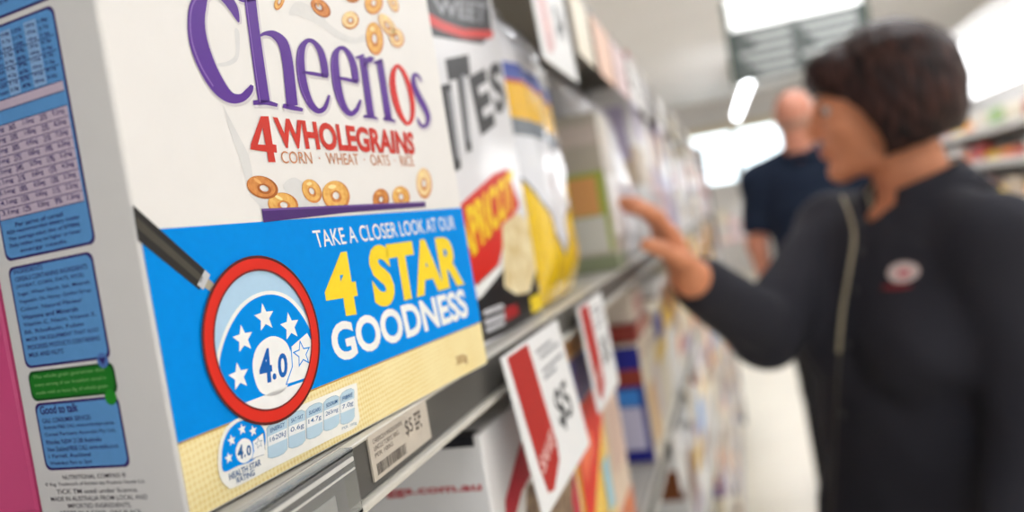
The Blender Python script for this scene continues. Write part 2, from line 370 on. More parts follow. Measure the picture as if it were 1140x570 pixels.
# magnifying glass
mg = sheet('magnifier_handle', [CH([(83, 100), (466, 443), (436, 549), (112, 288)])], ink((40, 38, 36)), cb, fm, 3)
sheet('handle_shine', [CH([(98, 160), (455, 478), (445, 512), (108, 225)])], ink((74, 70, 62)), mg, fm, 4)
sheet('handle_collar', [CH([(464, 443), (492, 470), (456, 548), (424, 522)])], ink((196, 198, 202)), mg, fm, 4)
sheet('handle_rod', [CH([(482, 490), (530, 530), (510, 570), (462, 535)])], ink((168, 160, 142)), mg, fm, 4)
LX, LZ, LR = .0404, .0422, .0258
ring = sheet('magnifier_ring', [[circ(LX, LZ, LR, n=72), circ(LX, LZ, LR * .84, n=72)]], ink((222, 40, 22), .35), cb, fm, 8)
sheet('ring_outline', [[circ(LX, LZ, LR * 1.018, n=72), circ(LX, LZ, LR * .985, n=72)]], ink((86, 24, 18)), ring, fm, 9)
sheet('ring_inner_shade', [[circ(LX, LZ, LR * .855, n=72), circ(LX, LZ, LR * .832, n=72)]], ink((120, 34, 34)), ring, fm, 9)
CC = circ(LX, LZ, LR * .9, n=60)
lens = sheet('magnifier_lens', [CC], ink((178, 212, 238)), cb, fm, 4)
dome = sm3([(88, 395), (100, 290), (150, 190), (215, 140), (285, 135), (345, 175), (400, 270), (420, 400), (300, 560), (150, 540)], CM)
dome2 = sm3([(98, 395), (110, 295), (158, 200), (218, 152), (282, 147), (338, 185), (392, 278), (412, 400), (300, 560), (150, 540)], CM)
sheet('dome_edge', [clip(dome[::-1], CC)], WH, lens, fm, 5)
sheet('dome', [clip(dome2[::-1], CC)], BLUE, lens, fm, 6)
sheet('score_panel', [clip(p[::-1] if sum((p[i][0] - p[i - 1][0]) * (p[i][1] + p[i - 1][1]) for i in range(len(p))) > 0 else p, CC) for p in
      (CM([(150, 498), (260, 455), (410, 402), (420, 560), (150, 560)]), sm3([(200, 375), (215, 310), (262, 276), (310, 300), (325, 370), (310, 435), (270, 465), (222, 450)], CM))], WH, lens, fm, 6.6)
wedge = CM([(322, 308), (372, 264), (392, 300), (396, 380), (380, 404), (308, 430)])
sheet('wedge', [clip(wedge[::-1], CC)], WH, lens, fm, 6.8)
ln = lambda a, b, w_: [(a[0], a[1], w_), ((a[0] + b[0]) / 2, (a[1] + b[1]) / 2, w_), (b[0], b[1], w_)]
sheet('wedge_outline', [clip([CM([p])[0] for p in stroke(s, 4)], CC) for s in (ln((322, 308), (372, 264), 3), ln((322, 310), (326, 372), 3), ln((326, 372), (306, 430), 3), ln((306, 430), (385, 404), 3))], BLUE, lens, fm, 7)
st = []
for a, b in ((170, 285), (238, 217), (319, 245), (157, 404)):
    p, q = CM([(a, b), (a, b - 46)]); st.append(star(p[0], p[1], math.dist(p, q)))
for q_ in st: sheet('star', [q_], WH, lens, fm, 7)
p, q = CM([(357, 332), (357, 286)]); R_ = math.dist(p, q)
sheet('star_outline', [[star(p[0], p[1], R_), star(p[0], p[1], R_ * .78)]], BLUE, lens, fm, 7.3)
letter('score', [('4', CM([(216, 322), (256, 312), (265, 420), (224, 430)]), .03), ('.', CM([(262, 396), (274, 392), (276, 412), (264, 416)]), .03), ('0', CM([(278, 334), (308, 326), (312, 402), (282, 412)]), .03)], ink((0, 96, 182)), lens, fm, 7.3)
# health star rating label
lab = sheet('rating_label', [sm3([(50, 400), (56, 320), (80, 250), (120, 208), (175, 190), (262, 212), (400, 148), (560, 80), (665, 38), (680, 46), (683, 130), (682, 225), (560, 290), (330, 405), (130, 508), (92, 506), (62, 470)], CL)], ink((246, 244, 236)), cb, fm, 4)
d2 = sm3([(76, 438), (66, 375), (74, 305), (100, 250), (140, 214), (190, 205), (235, 222), (262, 262), (258, 330), (205, 388), (140, 412)], CL)
sheet('label_dome', [d2], BLUE, lab, fm, 5)
sheet('label_score_disc', [sm3([(128, 345), (142, 305), (168, 288), (195, 300), (206, 340), (198, 380), (165, 400), (138, 385)], CL)], WH, lab, fm, 5.6)
wl = CL([(206, 300), (252, 262), (262, 340), (258, 362), (200, 384), (212, 345)])
sheet('label_wedge', [wl], WH, lab, fm, 5.8)
sheet('label_wedge_outline', [[CL([p])[0] for p in stroke(s, 3)] for s in (ln((208, 300), (252, 262), 2), ln((252, 262), (262, 340), 2), ln((190, 384), (258, 360), 2))], ink((90, 110, 130)), lab, fm, 6)
st = []
for a, b in ((97, 377), (110, 297), (157, 247), (207, 254)):
    p, q = CL([(a, b), (a, b - 27)]); st.append(star(p[0], p[1], math.dist(p, q)))
for q_ in st: sheet('label_star', [q_], WH, lab, fm, 6)
p, q = CL([(233, 310), (233, 284)]); R_ = math.dist(p, q)
sheet('label_star_outline', [[star(p[0], p[1], R_), star(p[0], p[1], R_ * .8)]], ink((60, 100, 150)), lab, fm, 6.3)
LB = ink((28, 92, 150))
letter('label_wording', [('4', CL([(134, 322), (160, 314), (164, 378), (138, 386)]), .03), ('.', CL([(166, 362), (173, 359), (174, 371), (167, 374)]), .03), ('0', CL([(176, 322), (196, 315), (199, 362), (179, 369)]), .03),
      ('HEALTH STAR', CL([(97, 448), (240, 380), (243, 408), (101, 478)]), .012), ('RATING', CL([(131, 468), (212, 428), (215, 454), (135, 492)]), .012)], LB, lab, fm, 6)
CELLS = [([(268, 226), (362, 180), (364, 352), (276, 388)], 'ENERGY', '1620kJ'), ([(366, 180), (443, 148), (446, 310), (368, 342)], 'SAT FAT', '0.6g'),
         ([(447, 146), (522, 114), (524, 268), (450, 300)], 'SUGARS', '14.7g'), ([(526, 112), (597, 82), (600, 230), (528, 262)], 'SODIUM', '265mg'), ([(601, 80), (665, 50), (668, 205), (604, 232)], 'FIBRE', '7.0g')]
PB = ink((188, 214, 230)); bil = lambda q, u, t: tuple((1 - t) * ((1 - u) * np.array(q[0]) + u * np.array(q[1])) + t * ((1 - u) * np.array(q[3]) + u * np.array(q[2])))
for q, a, bb in CELLS:
    Q = CL(q); B4 = lambda L: [bil(Q, *p) for p in L]
    o_ = B4([(0, .1), (.2, .02), (.5, 0), (.8, .02), (1, .1), (1, .9), (.8, .98), (.5, 1), (.2, .98), (0, .92)])
    i_ = B4([(.02, .105), (.2, .032), (.5, .012), (.8, .032), (.98, .105), (.98, .895), (.8, .968), (.5, .988), (.2, .968), (.02, .915)])
    ce = sheet('nutrient_cell', [o_], ink((120, 160, 190)), lab, fm, 5)
    sheet('cell_fill', [i_], PB, ce, fm, 5.5) if False else None
    sheet('nutrient_fill', [i_], PB, lab, fm, 5.6)
    sheet('nutrient_band', [B4([(.02, .34), (.98, .34), (.98, .62), (.02, .62)])], ink((240, 242, 242)), lab, fm, 6)
    letter('nutrient_wording', [(a, B4([(.16, .15), (.86, .15), (.86, .27), (.16, .27)]), .01), (bb, B4([(.12, .39), (.9, .39), (.9, .56), (.12, .56)]), .006)], LB, lab, fm, 6.6)
letter('per_mark', [('PER 100g', CL([(610, 236), (676, 208), (677, 224), (611, 252)]), 0)], ink((120, 150, 170)), lab, fm, 6)
# ---- side of the box: printed panels (depth coordinate, height)
SBL = ink((104, 166, 226), .45); SPU = ink((64, 36, 112), .45); SLI = ink((214, 196, 214), .45); SGR = ink((34, 132, 40), .45); SDK = ink((58, 48, 120), .45); SBK = ink((70, 60, 72), .45)
def flip(q): return q
def panel(name, y0, z0, y1, z1, fill, edge, rad=.0022):
    o = sheet(name + '_border', [rrect(y0, z0, y1, z1, rad)], edge, cb, sm, 1)
    sheet(name + '_fill', [rrect(y0 + .0007, z0 + .0007, y1 - .0007, z1 - .0007, rad)], fill, o, sm, 2)
    return o
def srow(s, y_far, y_near, z0, z1, off=0.0): return (s, [(y_far, z1), (y_near, z1), (y_near, z0), (y_far, z0)], off)
ya, yb = .0166, .0520
pn = panel('upper_panel', .0145, .1440, yb, .200, SBL, SPU)
letter('upper_panel_wording', [srow(s, .050, .019, .147 + i * .0052, .1495 + i * .0052, .004) for i, s in enumerate(['0.28mg   25%   0.33mg', '1.5mg   19%   5.0mg', '30g serve with milk', 'Servings per pack 10'])], SDK, pn, sm, 3)
pn = panel('nutrition_table', .0152, .0778, yb, .1424, SBL, SPU)
bands = [[(.0165, .0895), (yb - .001, .0895), (yb - .001, .1155), (.0165, .1155)]]
sheet('table_pale_rows', bands + [[(.0165, .1195), (yb - .001, .1195), (yb - .001, .1222), (.0165, .1222)]], SLI, pn, sm, 3)
sheet('table_columns', [[(.0225, .1227), (.0275, .1227), (.0275, .1405), (.0225, .1405)], [(.033, .1227), (.0375, .1227), (.0375, .1405), (.033, .1405)], [(.043, .1227), (.0475, .1227), (.0475, .1405), (.043, .1405)]], ink((150, 190, 234)), pn, sm, 3)
sheet('table_rules', [[(.0165, z), (yb - .001, z), (yb - .001, z + .00018), (.0165, z + .00018)] for z in [.0895 + .00289 * k for k in range(10)] + [.1195, .1222, .1265, .1305, .1345]], SDK, pn, sm, 4)
rows = []
for k in range(9):
    z = .0900 + .00289 * k
    for (a, b_), s in zip(((.0495, .0425), (.0405, .0375), (.0345, .0300), (.0275, .0247), (.0225, .0178)), [('%.1fmg' % (3.1 + k), '%d%%' % (12 + 3 * k), '%.2fmg' % (.35 + .1 * k), '%d%%' % (9 + 2 * k), '%.1fmg' % (1.2 + k))][0]): rows.append(srow(s, a, b_, z + .0004, z + .0021, .006))
for k in range(9):
    z = .1235 + .0019 * k
    for (a, b_), s in zip(((.0510, .0480), (.0468, .0436), (.0425, .0380), (.0370, .0335), (.0322, .0285), (.0268, .0232), (.0218, .0180)), ('Fat', '%dkJ' % (340 - 31 * k), 'Protein', '%d.%dg' % (k + 2, k), '%d%%' % (4 + k), '%dmg' % (80 + 11 * k), '%d.%dg' % (9 - k, k))): rows.append(srow(s, a, b_, z, z + .0011, .006))
for k, s in enumerate(('energy needs.', 'Daily intakes may be higher or lower', 'The average adult diet of 8700kJ.', 'RDI recommended dietary intake', 'Per serve of cereal')): rows.append(srow(s, .049 - (.004 if k in (0, 4) else 0), .0195 + (.006 if k in (0, 4) else 0), .0793 + k * .0019, .0806 + k * .0019, .004))
letter('table_wording', rows, SDK, pn, sm, 4.6)
pn = panel('ingredients_panel', .0174, .0465, yb, .0760, SBL, SPU)
ing = ['INGREDIENTS', 'CEREALS CONTAINING INGREDIENTS', '(WHEAT, CORN, OATS, RICE)', 'Sugar, Wheat Starch, Salt, Minerals', 'Vegetable Oil, Honey, Golden Syrup,', 'Colour, Natural Flavour', 'Vitamins and Minerals', 'Vitamin C, Niacin, Vitamin E,', 'B6, Riboflavin, Folate', 'MADE ON EQUIPMENT THAT ALSO', 'PROCESSES PRODUCTS CONTAINING', 'MILK AND NUTS']
letter('ingredients_wording', [srow(s, .0495, .0495 - min(.0295, .0011 * len(s)), .0738 - .0022 * i, .0751 - .0022 * i, .008 if i in (0, 6) else .004) for i, s in enumerate(ing)], SDK, pn, sm, 3)
pn = panel('guarantee_panel', .0170, .0368, .0518, .0455, SGR, ink((24, 84, 34)))
letter('guarantee_wording', [srow(s, .0495, .0205, .0430 - .0023 * i, .0443 - .0023 * i, .002) for i, s in enumerate(('The whole grain guarantee that', 'every serving of our breakfast cereal is', 'made with at least 8g of whole grain'))], ink((150, 206, 130)), pn, sm, 3)
sheet('badge', [circ(.0205, .0462, .0021)], ink((90, 130, 200)), pn, sm, 3.5); sheet('badge_tick', [[(.0220, .0470), (.0190, .0470), (.0205, .0449)]], SDK, pn, sm, 4)
sheet('leaf_badge', [circ(.0200, .0360, .0022)], ink((40, 150, 44)), pn, sm, 3.5)
pn = panel('contact_panel', .0174, .0164, .0514, .0362, SBL, SPU)
con = ['CALL CONSUMER SERVICES', 'Australia FREE CALL www.uncletobys.com.au', 'Cereal Partners Australia Pty Ltd,', 'Rhodes NSW 2138 Australia', 'New Zealand FREE CALL www.nestle.co.nz', '1 Parnell, Auckland', 'Weekdays 9am to 5pm']
letter('contact_wording', [srow('Good to talk', .0492, .0335, .0328, .0353, .02)] + [srow(s, .049, .049 - min(.0285, .0009 * len(s)), .0303 - .0021 * i, .0316 - .0021 * i, .004) for i, s in enumerate(con)], SDK, pn, sm, 3)
fine = ['NUTRITIONAL COMPASS ®', '® Reg. Trademark of Société des Produits Nestlé S.A.', 'TICK TM used under licence.', 'MADE IN AUSTRALIA FROM LOCAL AND', 'IMPORTED INGREDIENTS.', 'STORE IN A COOL, DRY PLACE.']
letter('small_print', [srow(s, .0325 + min(.0205, .0006 * len(s)), .0325 - min(.0195, .0006 * len(s)), .0136 - .0021 * i, .0149 - .0021 * i, .002) for i, s in enumerate(fine)], SBK, cb, sm, 1)

# ------------------------------------------------------------------ tickets and labels on the rails
M_card2 = mat('ticket_card', (232, 232, 232), .5, .01)
TRED = ink((178, 46, 40), .5); TGREY = ink((70, 72, 78), .5); TBLK = ink((30, 32, 38), .5)
def ticket(x0, x1, z1, z0, label, tilt=0.0, red=True, group=None, lines=True, price='$5', cardm=None, redc=None):
    w_, h_ = x1 - x0, z1 - z0
    t = thing('price_ticket', (x0, -.0095, H + z1), label, 'price ticket', group)
    t.rotation_euler = (-tilt, 0, 0)
    bm = bmesh.new(); add_box(bm, 0, w_, -.0006, .0006, -h_, 0, .0004, 1); bmobj('card', bm, cardm or M_card2, t)
    box('clip', w_ * .3, w_ * .7, .0006, .0093, -.013, -.004, M_lip, t)
    f = FRONT(-.0006)
    if red:
        sheet('red_arrow', [[(w_ * .06, -h_ * .02), (w_ * .38, -h_ * .02), (w_ * .43, -h_ * .72), (w_ * .40, -h_ * .82), (w_ * .22, -h_ * .93), (w_ * .13, -h_ * .90), (w_ * .10, -h_ * .72)]], redc or TRED, t, f, 1)
        letter('arrow_wording', [('SAVE', [(w_ * .13, -h_ * .68), (w_ * .39, -h_ * .60), (w_ * .39, -h_ * .71), (w_ * .13, -h_ * .79)], .02)], ink((232, 196, 190)), t, f, 2)
    if lines:
        letter('price_lettering', [(price, [(w_ * .56, -h_ * .42), (w_ * .84, -h_ * .42), (w_ * .84, -h_ * .72), (w_ * .56, -h_ * .72)], .02)], TBLK, t, f, 1)
        bm = bmesh.new()
        for a, b, c in ((.48, .78, .10), (.52, .9, .15), (.5, .92, .24), (.5, .74, .29)): add_box(bm, w_ * a, w_ * b, -.0007, -.0006, -h_ * (c + .022), -h_ * c)
        bmobj('fine_lines', bm, ink((130, 132, 138)), t)
    return t
ticket(.210, .340, .000, -.088, 'large white and red price ticket hanging nearest the camera under the main shelf', .10)
ticket(.409, .516, -.002, -.086, 'white and red price ticket hanging next behind the nearest one', .04)
ticket(.420, .560, .302, .193, 'white and pale red ticket hanging from the top shelf, nearest the camera', .03, redc=ink((214, 178, 178)), price='$4')
PALE = {'cream': (236, 226, 206), 'peach': (236, 196, 172), 'white': (244, 242, 240), 'pink': (232, 206, 206), 'grey': (204, 202, 202)}
for i, (a, b, c) in enumerate(((.60, .70, 'cream'), (.73, .86, 'peach'), (.88, 1.0, 'pink'), (1.05, 1.16, 'white'), (1.2, 1.32, 'grey'), (1.5, 1.62, 'white'), (1.9, 2.02, 'cream'), (2.4, 2.52, 'white'), (2.9, 3.02, 'pink'), (3.5, 3.62, 'grey'))):
    od = ('second', 'third', 'fourth', 'fifth', 'sixth', 'seventh', 'eighth', 'ninth', 'tenth', 'eleventh')[i]
    ticket(a, b, .302, .23, '%s ticket hanging from the top shelf rail, %s from the camera' % (c, od), .02, red=False, lines=False, group='tickets on the top shelf rail', cardm=mat('ticket_' + c, PALE[c], .5, .02))
for i, (a, lv, c) in enumerate(((.86, -.25, 'white'), (1.15, -.25, 'cream'), (1.5, -.25, 'white'), (1.9, -.25, 'peach'), (1.25, 0, 'white'), (1.7, 0, 'cream'), (2.2, 0, 'white'), (2.7, 0, 'pink'))):
    n_ = ('nearest', 'second', 'third', 'farthest')[i % 4]
    ticket(a, a + .1, lv - .001, lv - .07, '%s ticket on the %s rail past the tall tickets, %s of four' % (c, 'second shelf' if lv else 'main shelf', n_), .02, red=False, lines=False, group='tickets on the lower rails', cardm=mat('ticket_' + c, PALE[c], .5, .02))
# paper shelf label with bar code
t = thing('shelf_label', (.076, -.0004, H - .0165), 'small creased paper shelf label with bar codes on the grey rail', 'shelf label')
bm = bmesh.new(); add_box(bm, 0, .053, -.0006, .0002, 0, .0165); bmobj('paper', bm, mat('label_paper', (196, 186, 172), .6, .05, 90), t)
f = FRONT(-.0006)
letter('label_lettering', [('CHEERIOS 4 WHOLEGRAINS', rq(.003, .0128, .028, .0146), .004), ('UNCLE TOBYS 300G', rq(.003, .0102, .024, .0120), .004), ('PER 100G', rq(.003, .0078, .018, .0094), .004), ('$5', rq(.030, .0070, .037, .0136), .01)], ink((112, 104, 98)), t, f, 1)
xx = .003; bars = []
while xx < .028:
    w_ = random.choice((.0003, .0005, .0008)); bars.append(rq(xx, .0015, xx + w_, .0056)); xx += w_ + random.choice((.0003, .0006))
sheet('bar_code', bars, ink((84, 78, 74)), t, f, 1)
sheet('data_block', [rq(.0395 + .0016 * (k % 4), .0070 + .0019 * (k // 4), .0406 + .0016 * (k % 4), .0084 + .0019 * (k // 4)) for k in range(16) if k not in (2, 7, 9)], ink((70, 64, 62)), t, f, 1)
# clear sleeve with a white card
M_clear = mat('clear_plastic', (225, 228, 228), .12, .01, trans=.92, spec=.5)
t = thing('ticket_holder', (-.06, -.001, H - .019), 'clear plastic ticket holder with a white card on the grey rail below the cereal box', 'ticket holder')
bm = bmesh.new(); add_box(bm, 0, .118, -.0042, -.0034, -.001, .0205, .0003, 1); add_box(bm, 0, .118, -.0042, .0008, .0194, .0208, .0003, 1); add_box(bm, 0, .118, -.0042, .0008, -.001, .0004, .0003, 1)
bmobj('sleeve', bm, M_clear, t)
bm = bmesh.new(); add_box(bm, 0, .1165, -.0047, -.0042, .0168, .0182); add_box(bm, 0, .1165, -.0047, -.0042, .0140, .0146); bmobj('sleeve_ridge', bm, mat('plastic_ridge', (206, 204, 200), .25), t)
box('white_card', .004, .104, -.0030, -.0026, .000, .0098, M_card2, t)
box('grey_insert', .002, .112, -.0022, -.0016, .000, .0185, mat('insert_grey', (104, 102, 112), .5), t)

# ------------------------------------------------------------------ packs on the shelves
def pk(c, rough=.3): return mat('pack_%d_%d_%d' % tuple(c), c, rough, .05, 12, coat=.25)
COLS = {'white': (238, 236, 234), 'cream': (232, 220, 196), 'pale pink': (226, 196, 196), 'pale grey': (198, 196, 200), 'lilac': (190, 180, 206), 'beige': (206, 186, 160), 'yellow': (240, 196, 40), 'orange': (222, 128, 44), 'purple': (112, 58, 140), 'red': (184, 44, 44), 'blue': (40, 52, 150), 'sky blue': (96, 160, 226), 'brown': (126, 72, 40), 'green': (128, 164, 66), 'dark grey': (72, 72, 80)}
def carton(label, group, x0, x1, y0, d, lz, h, body, bands=(), front=(), end=(), name='carton', cat='carton', bev=.0015):
    w_ = x1 - x0
    t = thing(name, (x0, y0, H + lz + .0008), label, cat, group)
    bm = bmesh.new(); add_box(bm, 0, w_, 0, d, 0, h, bev, 2); bmobj('carton_body', bm, pk(COLS.get(body, body)), t)
    for a, b, c in bands:
        bm = bmesh.new(); g = .0004
        add_box(bm, -g, w_ + g, -g, d + g, a * h, b * h, .0008, 1); bmobj('printed_band', bm, pk(COLS.get(c, c)), t)
    for k, (L, c) in enumerate(front): sheet('front_print', [[(p[0] * w_, p[1] * h) for p in L]], ink(COLS.get(c, c), .35), t, FRONT(-.0005, 2e-4), k + 1)
    for k, (L, c) in enumerate(end): sheet('end_print', [[(p[0] * d, p[1] * h) for p in L]], ink(COLS.get(c, c), .35), t, SIDE(-.0005, 2e-4), k + 1)
    return t
R4 = lambda a, b, c, d: [(a, c), (b, c), (b, d), (a, d)]
# pink carton behind the cereal box
carton('bright pink carton standing behind the white cereal box', None, .016, .19, .082, .05, 0, .26, (244, 92, 150), front=[(R4(.1, .9, .5, .9), (246, 170, 196))])
# white box with black slanting letters
bx = thing('cereal_box', (.2035, .012, H + .0008), 'white and black cereal box with slanting ITES letters, next to the large white box', 'cereal box')
bw, bd, bh = .186, .07, .285
bm = bmesh.new(); add_box(bm, 0, bw, 0, bd, 0, bh, .0012, 2); bmobj('carton', bm, mat('box_white_grey', (228, 228, 232), .3, .01, coat=.3), bx)
YB = lambda u, v: YP(u, v, .012, .2035, .0008)
clampb = lambda L: [(min(max(a, .0008), bw - .0008), min(max(b, .0008), bh - .0008)) for a, b in L]
def KK(x0, y0, s): return lambda L: clampb([YB(x0 + a / s, y0 + b / s) for a, b in L])
K6 = KK(470, 0, 2.848); K8 = KK(500, 200, 3.35)
k6 = crop(470, 0, 2.848, YB); k8 = crop(500, 200, 3.35, YB)
BK = ink((44, 44, 48), .35); GY = ink((150, 152, 158), .35)
top = sheet('top_band', [K6([(-60, -160), (260, -160), (222, 108), (190, 140), (110, 128), (-60, 100)])], BK, bx, fm, 1)
sheet('red_swoosh', [K6([(-40, 10), (20, 42), (70, 70), (130, 92), (225, 98), (222, 122), (130, 120), (60, 98), (10, 70), (-40, 40)])], ink((212, 48, 40), .35), top, fm, 2)
letter('top_lettering', [('WEET', k6([(30, -8), (205, 10), (200, 78), (40, 40)]), .03)], GY, top, fm, 2)
letter('name_lettering', [('I', k6([(56, 272), (90, 262), (124, 532), (98, 548)]), .045), ('T', k6([(72, 188), (146, 172), (178, 470), (118, 492)]), .045), ('E', k6([(146, 246), (200, 215), (232, 395), (186, 432)]), .045), ('S', k6([(204, 212), (246, 190), (268, 340), (236, 372)]), .045)], BK, bx, fm, 1)
letter('name_inline', [('I', k6([(80, 290), (92, 285), (118, 500), (108, 508)]), .0), ('I', k6([(122, 240), (134, 236), (154, 440), (143, 450)]), 0)], GY, bx, fm, 2)
sheet('red_flash', [K8([(0, 130), (50, 85), (110, 30), (165, -20), (215, -40), (262, 95), (215, 180), (185, 320), (100, 400), (60, 300)])], ink((214, 34, 24), .35), bx, fm, 2)
sheet('white_flash_edge', [K8([(90, 400), (190, 308), (200, 335), (118, 440)])], WH, bx, fm, 2)
letter('flash_lettering', [('APRICOT', k8([(10, 145), (234, -40), (242, 108), (58, 328)]), .045)], ink((246, 208, 24), .35), bx, fm, 3)
sheet('black_foot', [K8([(60, 480), (118, 440), (200, 335), (212, 300), (340, 330), (345, 500), (215, 570), (60, 640)])], ink((26, 26, 28), .35), bx, fm, 1)
M_flake = mat('cereal_picture', (206, 178, 110), .5, c2=(244, 232, 196), scale=70)
sheet('cereal_picture', [K8([p[:2] for p in [(196, 170), (250, 125), (310, 150), (328, 330), (300, 420), (250, 430), (205, 400)]])], M_flake, bx, fm, 3)
sheet('yellow_badge', [K8([(300, 440), (345, 420), (350, 480), (310, 500)])], ink((240, 210, 40)), bx, fm, 2)
sheet('red_badge', [K8([(206, 480), (250, 462), (262, 500), (210, 530)])], ink((170, 30, 34)), bx, fm, 2)
sheet('white_words', [K8([(125, 490), (200, 462), (204, 480), (130, 508)]), K8([(130, 525), (205, 495), (210, 515), (136, 545)]), K8([(135, 556), (205, 524), (208, 540), (140, 572)])], ink((206, 206, 210)), bx, fm, 2)
# glossy bag
M_bag = bpy.data.materials.new('glossy_bag_print'); M_bag.use_nodes = True
nt = M_bag.node_tree; b = nt.nodes['Principled BSDF']; b.inputs['Roughness'].default_value = .16; b.inputs['Coat Weight'].default_value = .6; b.inputs['Coat Roughness'].default_value = .08
tc = nt.nodes.new('ShaderNodeTexCoord'); sp = nt.nodes.new('ShaderNodeSeparateXYZ'); nt.links.new(tc.outputs['Object'], sp.inputs[0])
def mth(op, a, b_, c=None):
    n = nt.nodes.new('ShaderNodeMath'); n.operation = op
    for i, v in enumerate((a, b_, c)):
        if v is None: continue
        if isinstance(v, (int, float)): n.inputs[i].default_value = v
        else: nt.links.new(v, n.inputs[i])
    return n.outputs[0]
ax_ = mth('ABSOLUTE', mth('ADD', sp.outputs['X'], .012), 0.0)
notch = mth('MULTIPLY_ADD', ax_, -1.3, sp.outputs['Z'])                 # V-shaped upper edge of the yellow foot
rp = nt.nodes.new('ShaderNodeValToRGB'); rp.color_ramp.interpolation = 'CONSTANT'
els = [(0, (246, 204, 24)), (.018, (70, 74, 90)), (.021, (236, 238, 246))]
up = nt.nodes.new('ShaderNodeValToRGB'); up.color_ramp.interpolation = 'CONSTANT'
def ramp(r, els, mx=.25):
    while len(r.color_ramp.elements) < len(els): r.color_ramp.elements.new(.5)
    for e_, (p_, c_) in zip(r.color_ramp.elements, els): e_.position = p_ / mx; e_.color = lin(c_)
ramp(rp, [(0, (246, 204, 24)), (.030, (84, 88, 100)), (.0335, (236, 238, 246))])
ramp(up, [(0, (238, 240, 247)), (.128, (128, 136, 146)), (.142, (250, 196, 60)), (.170, (206, 92, 70)), (.1735, (92, 110, 190)), (.186, (236, 236, 242))])
nt.links.new(mth('MULTIPLY', notch, 4.0), rp.inputs['Fac']); nt.links.new(mth('MULTIPLY', mth('MULTIPLY_ADD', sp.outputs['X'], .10, sp.outputs['Z']), 4.0), up.inputs['Fac'])
mx = nt.nodes.new('ShaderNodeMix'); mx.data_type = 'RGBA'
nt.links.new(mth('GREATER_THAN', sp.outputs['Z'], .11), mx.inputs['Factor']); nt.links.new(rp.outputs['Color'], mx.inputs['A']); nt.links.new(up.outputs['Color'], mx.inputs['B'])
nt.links.new(mx.outputs['Result'], b.inputs['Base Color'])
def pouch(name, label, loc, w_, h_, th, m, cat='bag', group=None):
    t = thing(name, loc, label, cat, group)
    nx, nz = 22, 28; V = []; Fc = []
    for s in (-1, 1):
        for j in range(nz + 1):
            for i in range(nx + 1):
                u = i / nx * 2 - 1; v = j / nz
                pu = (1 - abs(u) ** 5) ** .6; pv = min(1, (v + .10) / .22) ** .5 * min(1, (1 - v) / .20) ** .6
                wr = .0016 * math.sin(9 * u + 7 * v) * math.sin(5 * v * 3.1 + 2 * u) + .001 * math.sin(23 * u + 3 * v)
                x = u * w_ / 2 * (1 - .06 * math.sin(math.pi * v)); y = s * (th / 2 * pu * pv + (wr if 0 < j < nz and 0 < i < nx else 0) * pv)
                V.append((x, y, v * h_))
    n1 = (nx + 1) * (nz + 1); idx = lambda s, i, j: (0 if s < 0 else n1) + j * (nx + 1) + i
    for j in range(nz):
        for i in range(nx):
            Fc.append((idx(-1, i, j), idx(-1, i + 1, j), idx(-1, i + 1, j + 1), idx(-1, i, j + 1)))
            Fc.append((idx(1, i, j), idx(1, i, j + 1), idx(1, i + 1, j + 1), idx(1, i + 1, j)))
    bm = bmesh.new(); me = bpy.data.meshes.new('x'); me.from_pydata(V, [], Fc); bm.from_mesh(me); bpy.data.meshes.remove(me)
    bmesh.ops.remove_doubles(bm, verts=bm.verts, dist=.0004)
    bmobj('bag_body', bm, m, t, True)
    bm = bmesh.new()
    add_box(bm, -w_ / 2, w_ / 2, -.0012, .0012, h_ - .002, h_ + .012, .0004, 1)
    bmobj('top_seal', bm, pk((214, 216, 224), .2), t)
    return t
pouch('cereal_bag', 'glossy bag with yellow foot and blue stripe, beside the white and black box', (.474, .0445, H + .002), .164, .262, .085, M_bag).rotation_euler = (-.03, 0, 0)
# carton with green, orange and white end
pb = carton('beige carton with green and orange end, standing past the glossy bag', None, .74, .815, .004, .075, 0, .190, (198, 190, 176),
       bands=[(0, .10, (150, 160, 130))], front=[(R4(.1, .9, .2, .6), 'white')],
       end=[(R4(.03, .97, .12, .63), (172, 186, 84)), (R4(.16, .62, .36, .60), (232, 170, 110)), (R4(.10, .62, .12, .35), (224, 222, 214)), (R4(.62, .97, .36, .60), (222, 196, 60)), (R4(.05, .95, .80, .93), (216, 202, 194))])
M_wbag = mat('glossy_white_film', (236, 236, 240), .14, .02, 20, coat=.6)
for x_, l_ in ((.886, 'glossy white bag standing right past the beige carton with the green end'), (1.03, 'second glossy white bag past the beige carton with the green end')):
    q_ = pouch('cereal_bag', l_, (x_, .046, H + .004), .134, .262, .08, M_wbag); q_.rotation_euler = (-.12, 0, 0)
    sheet('bag_print', [rrect(-.04, .05, .04, .10, .008)], ink((206, 190, 196)), q_, lambda a, b, l: (a, -.042 - .0006 * l, b), 1)
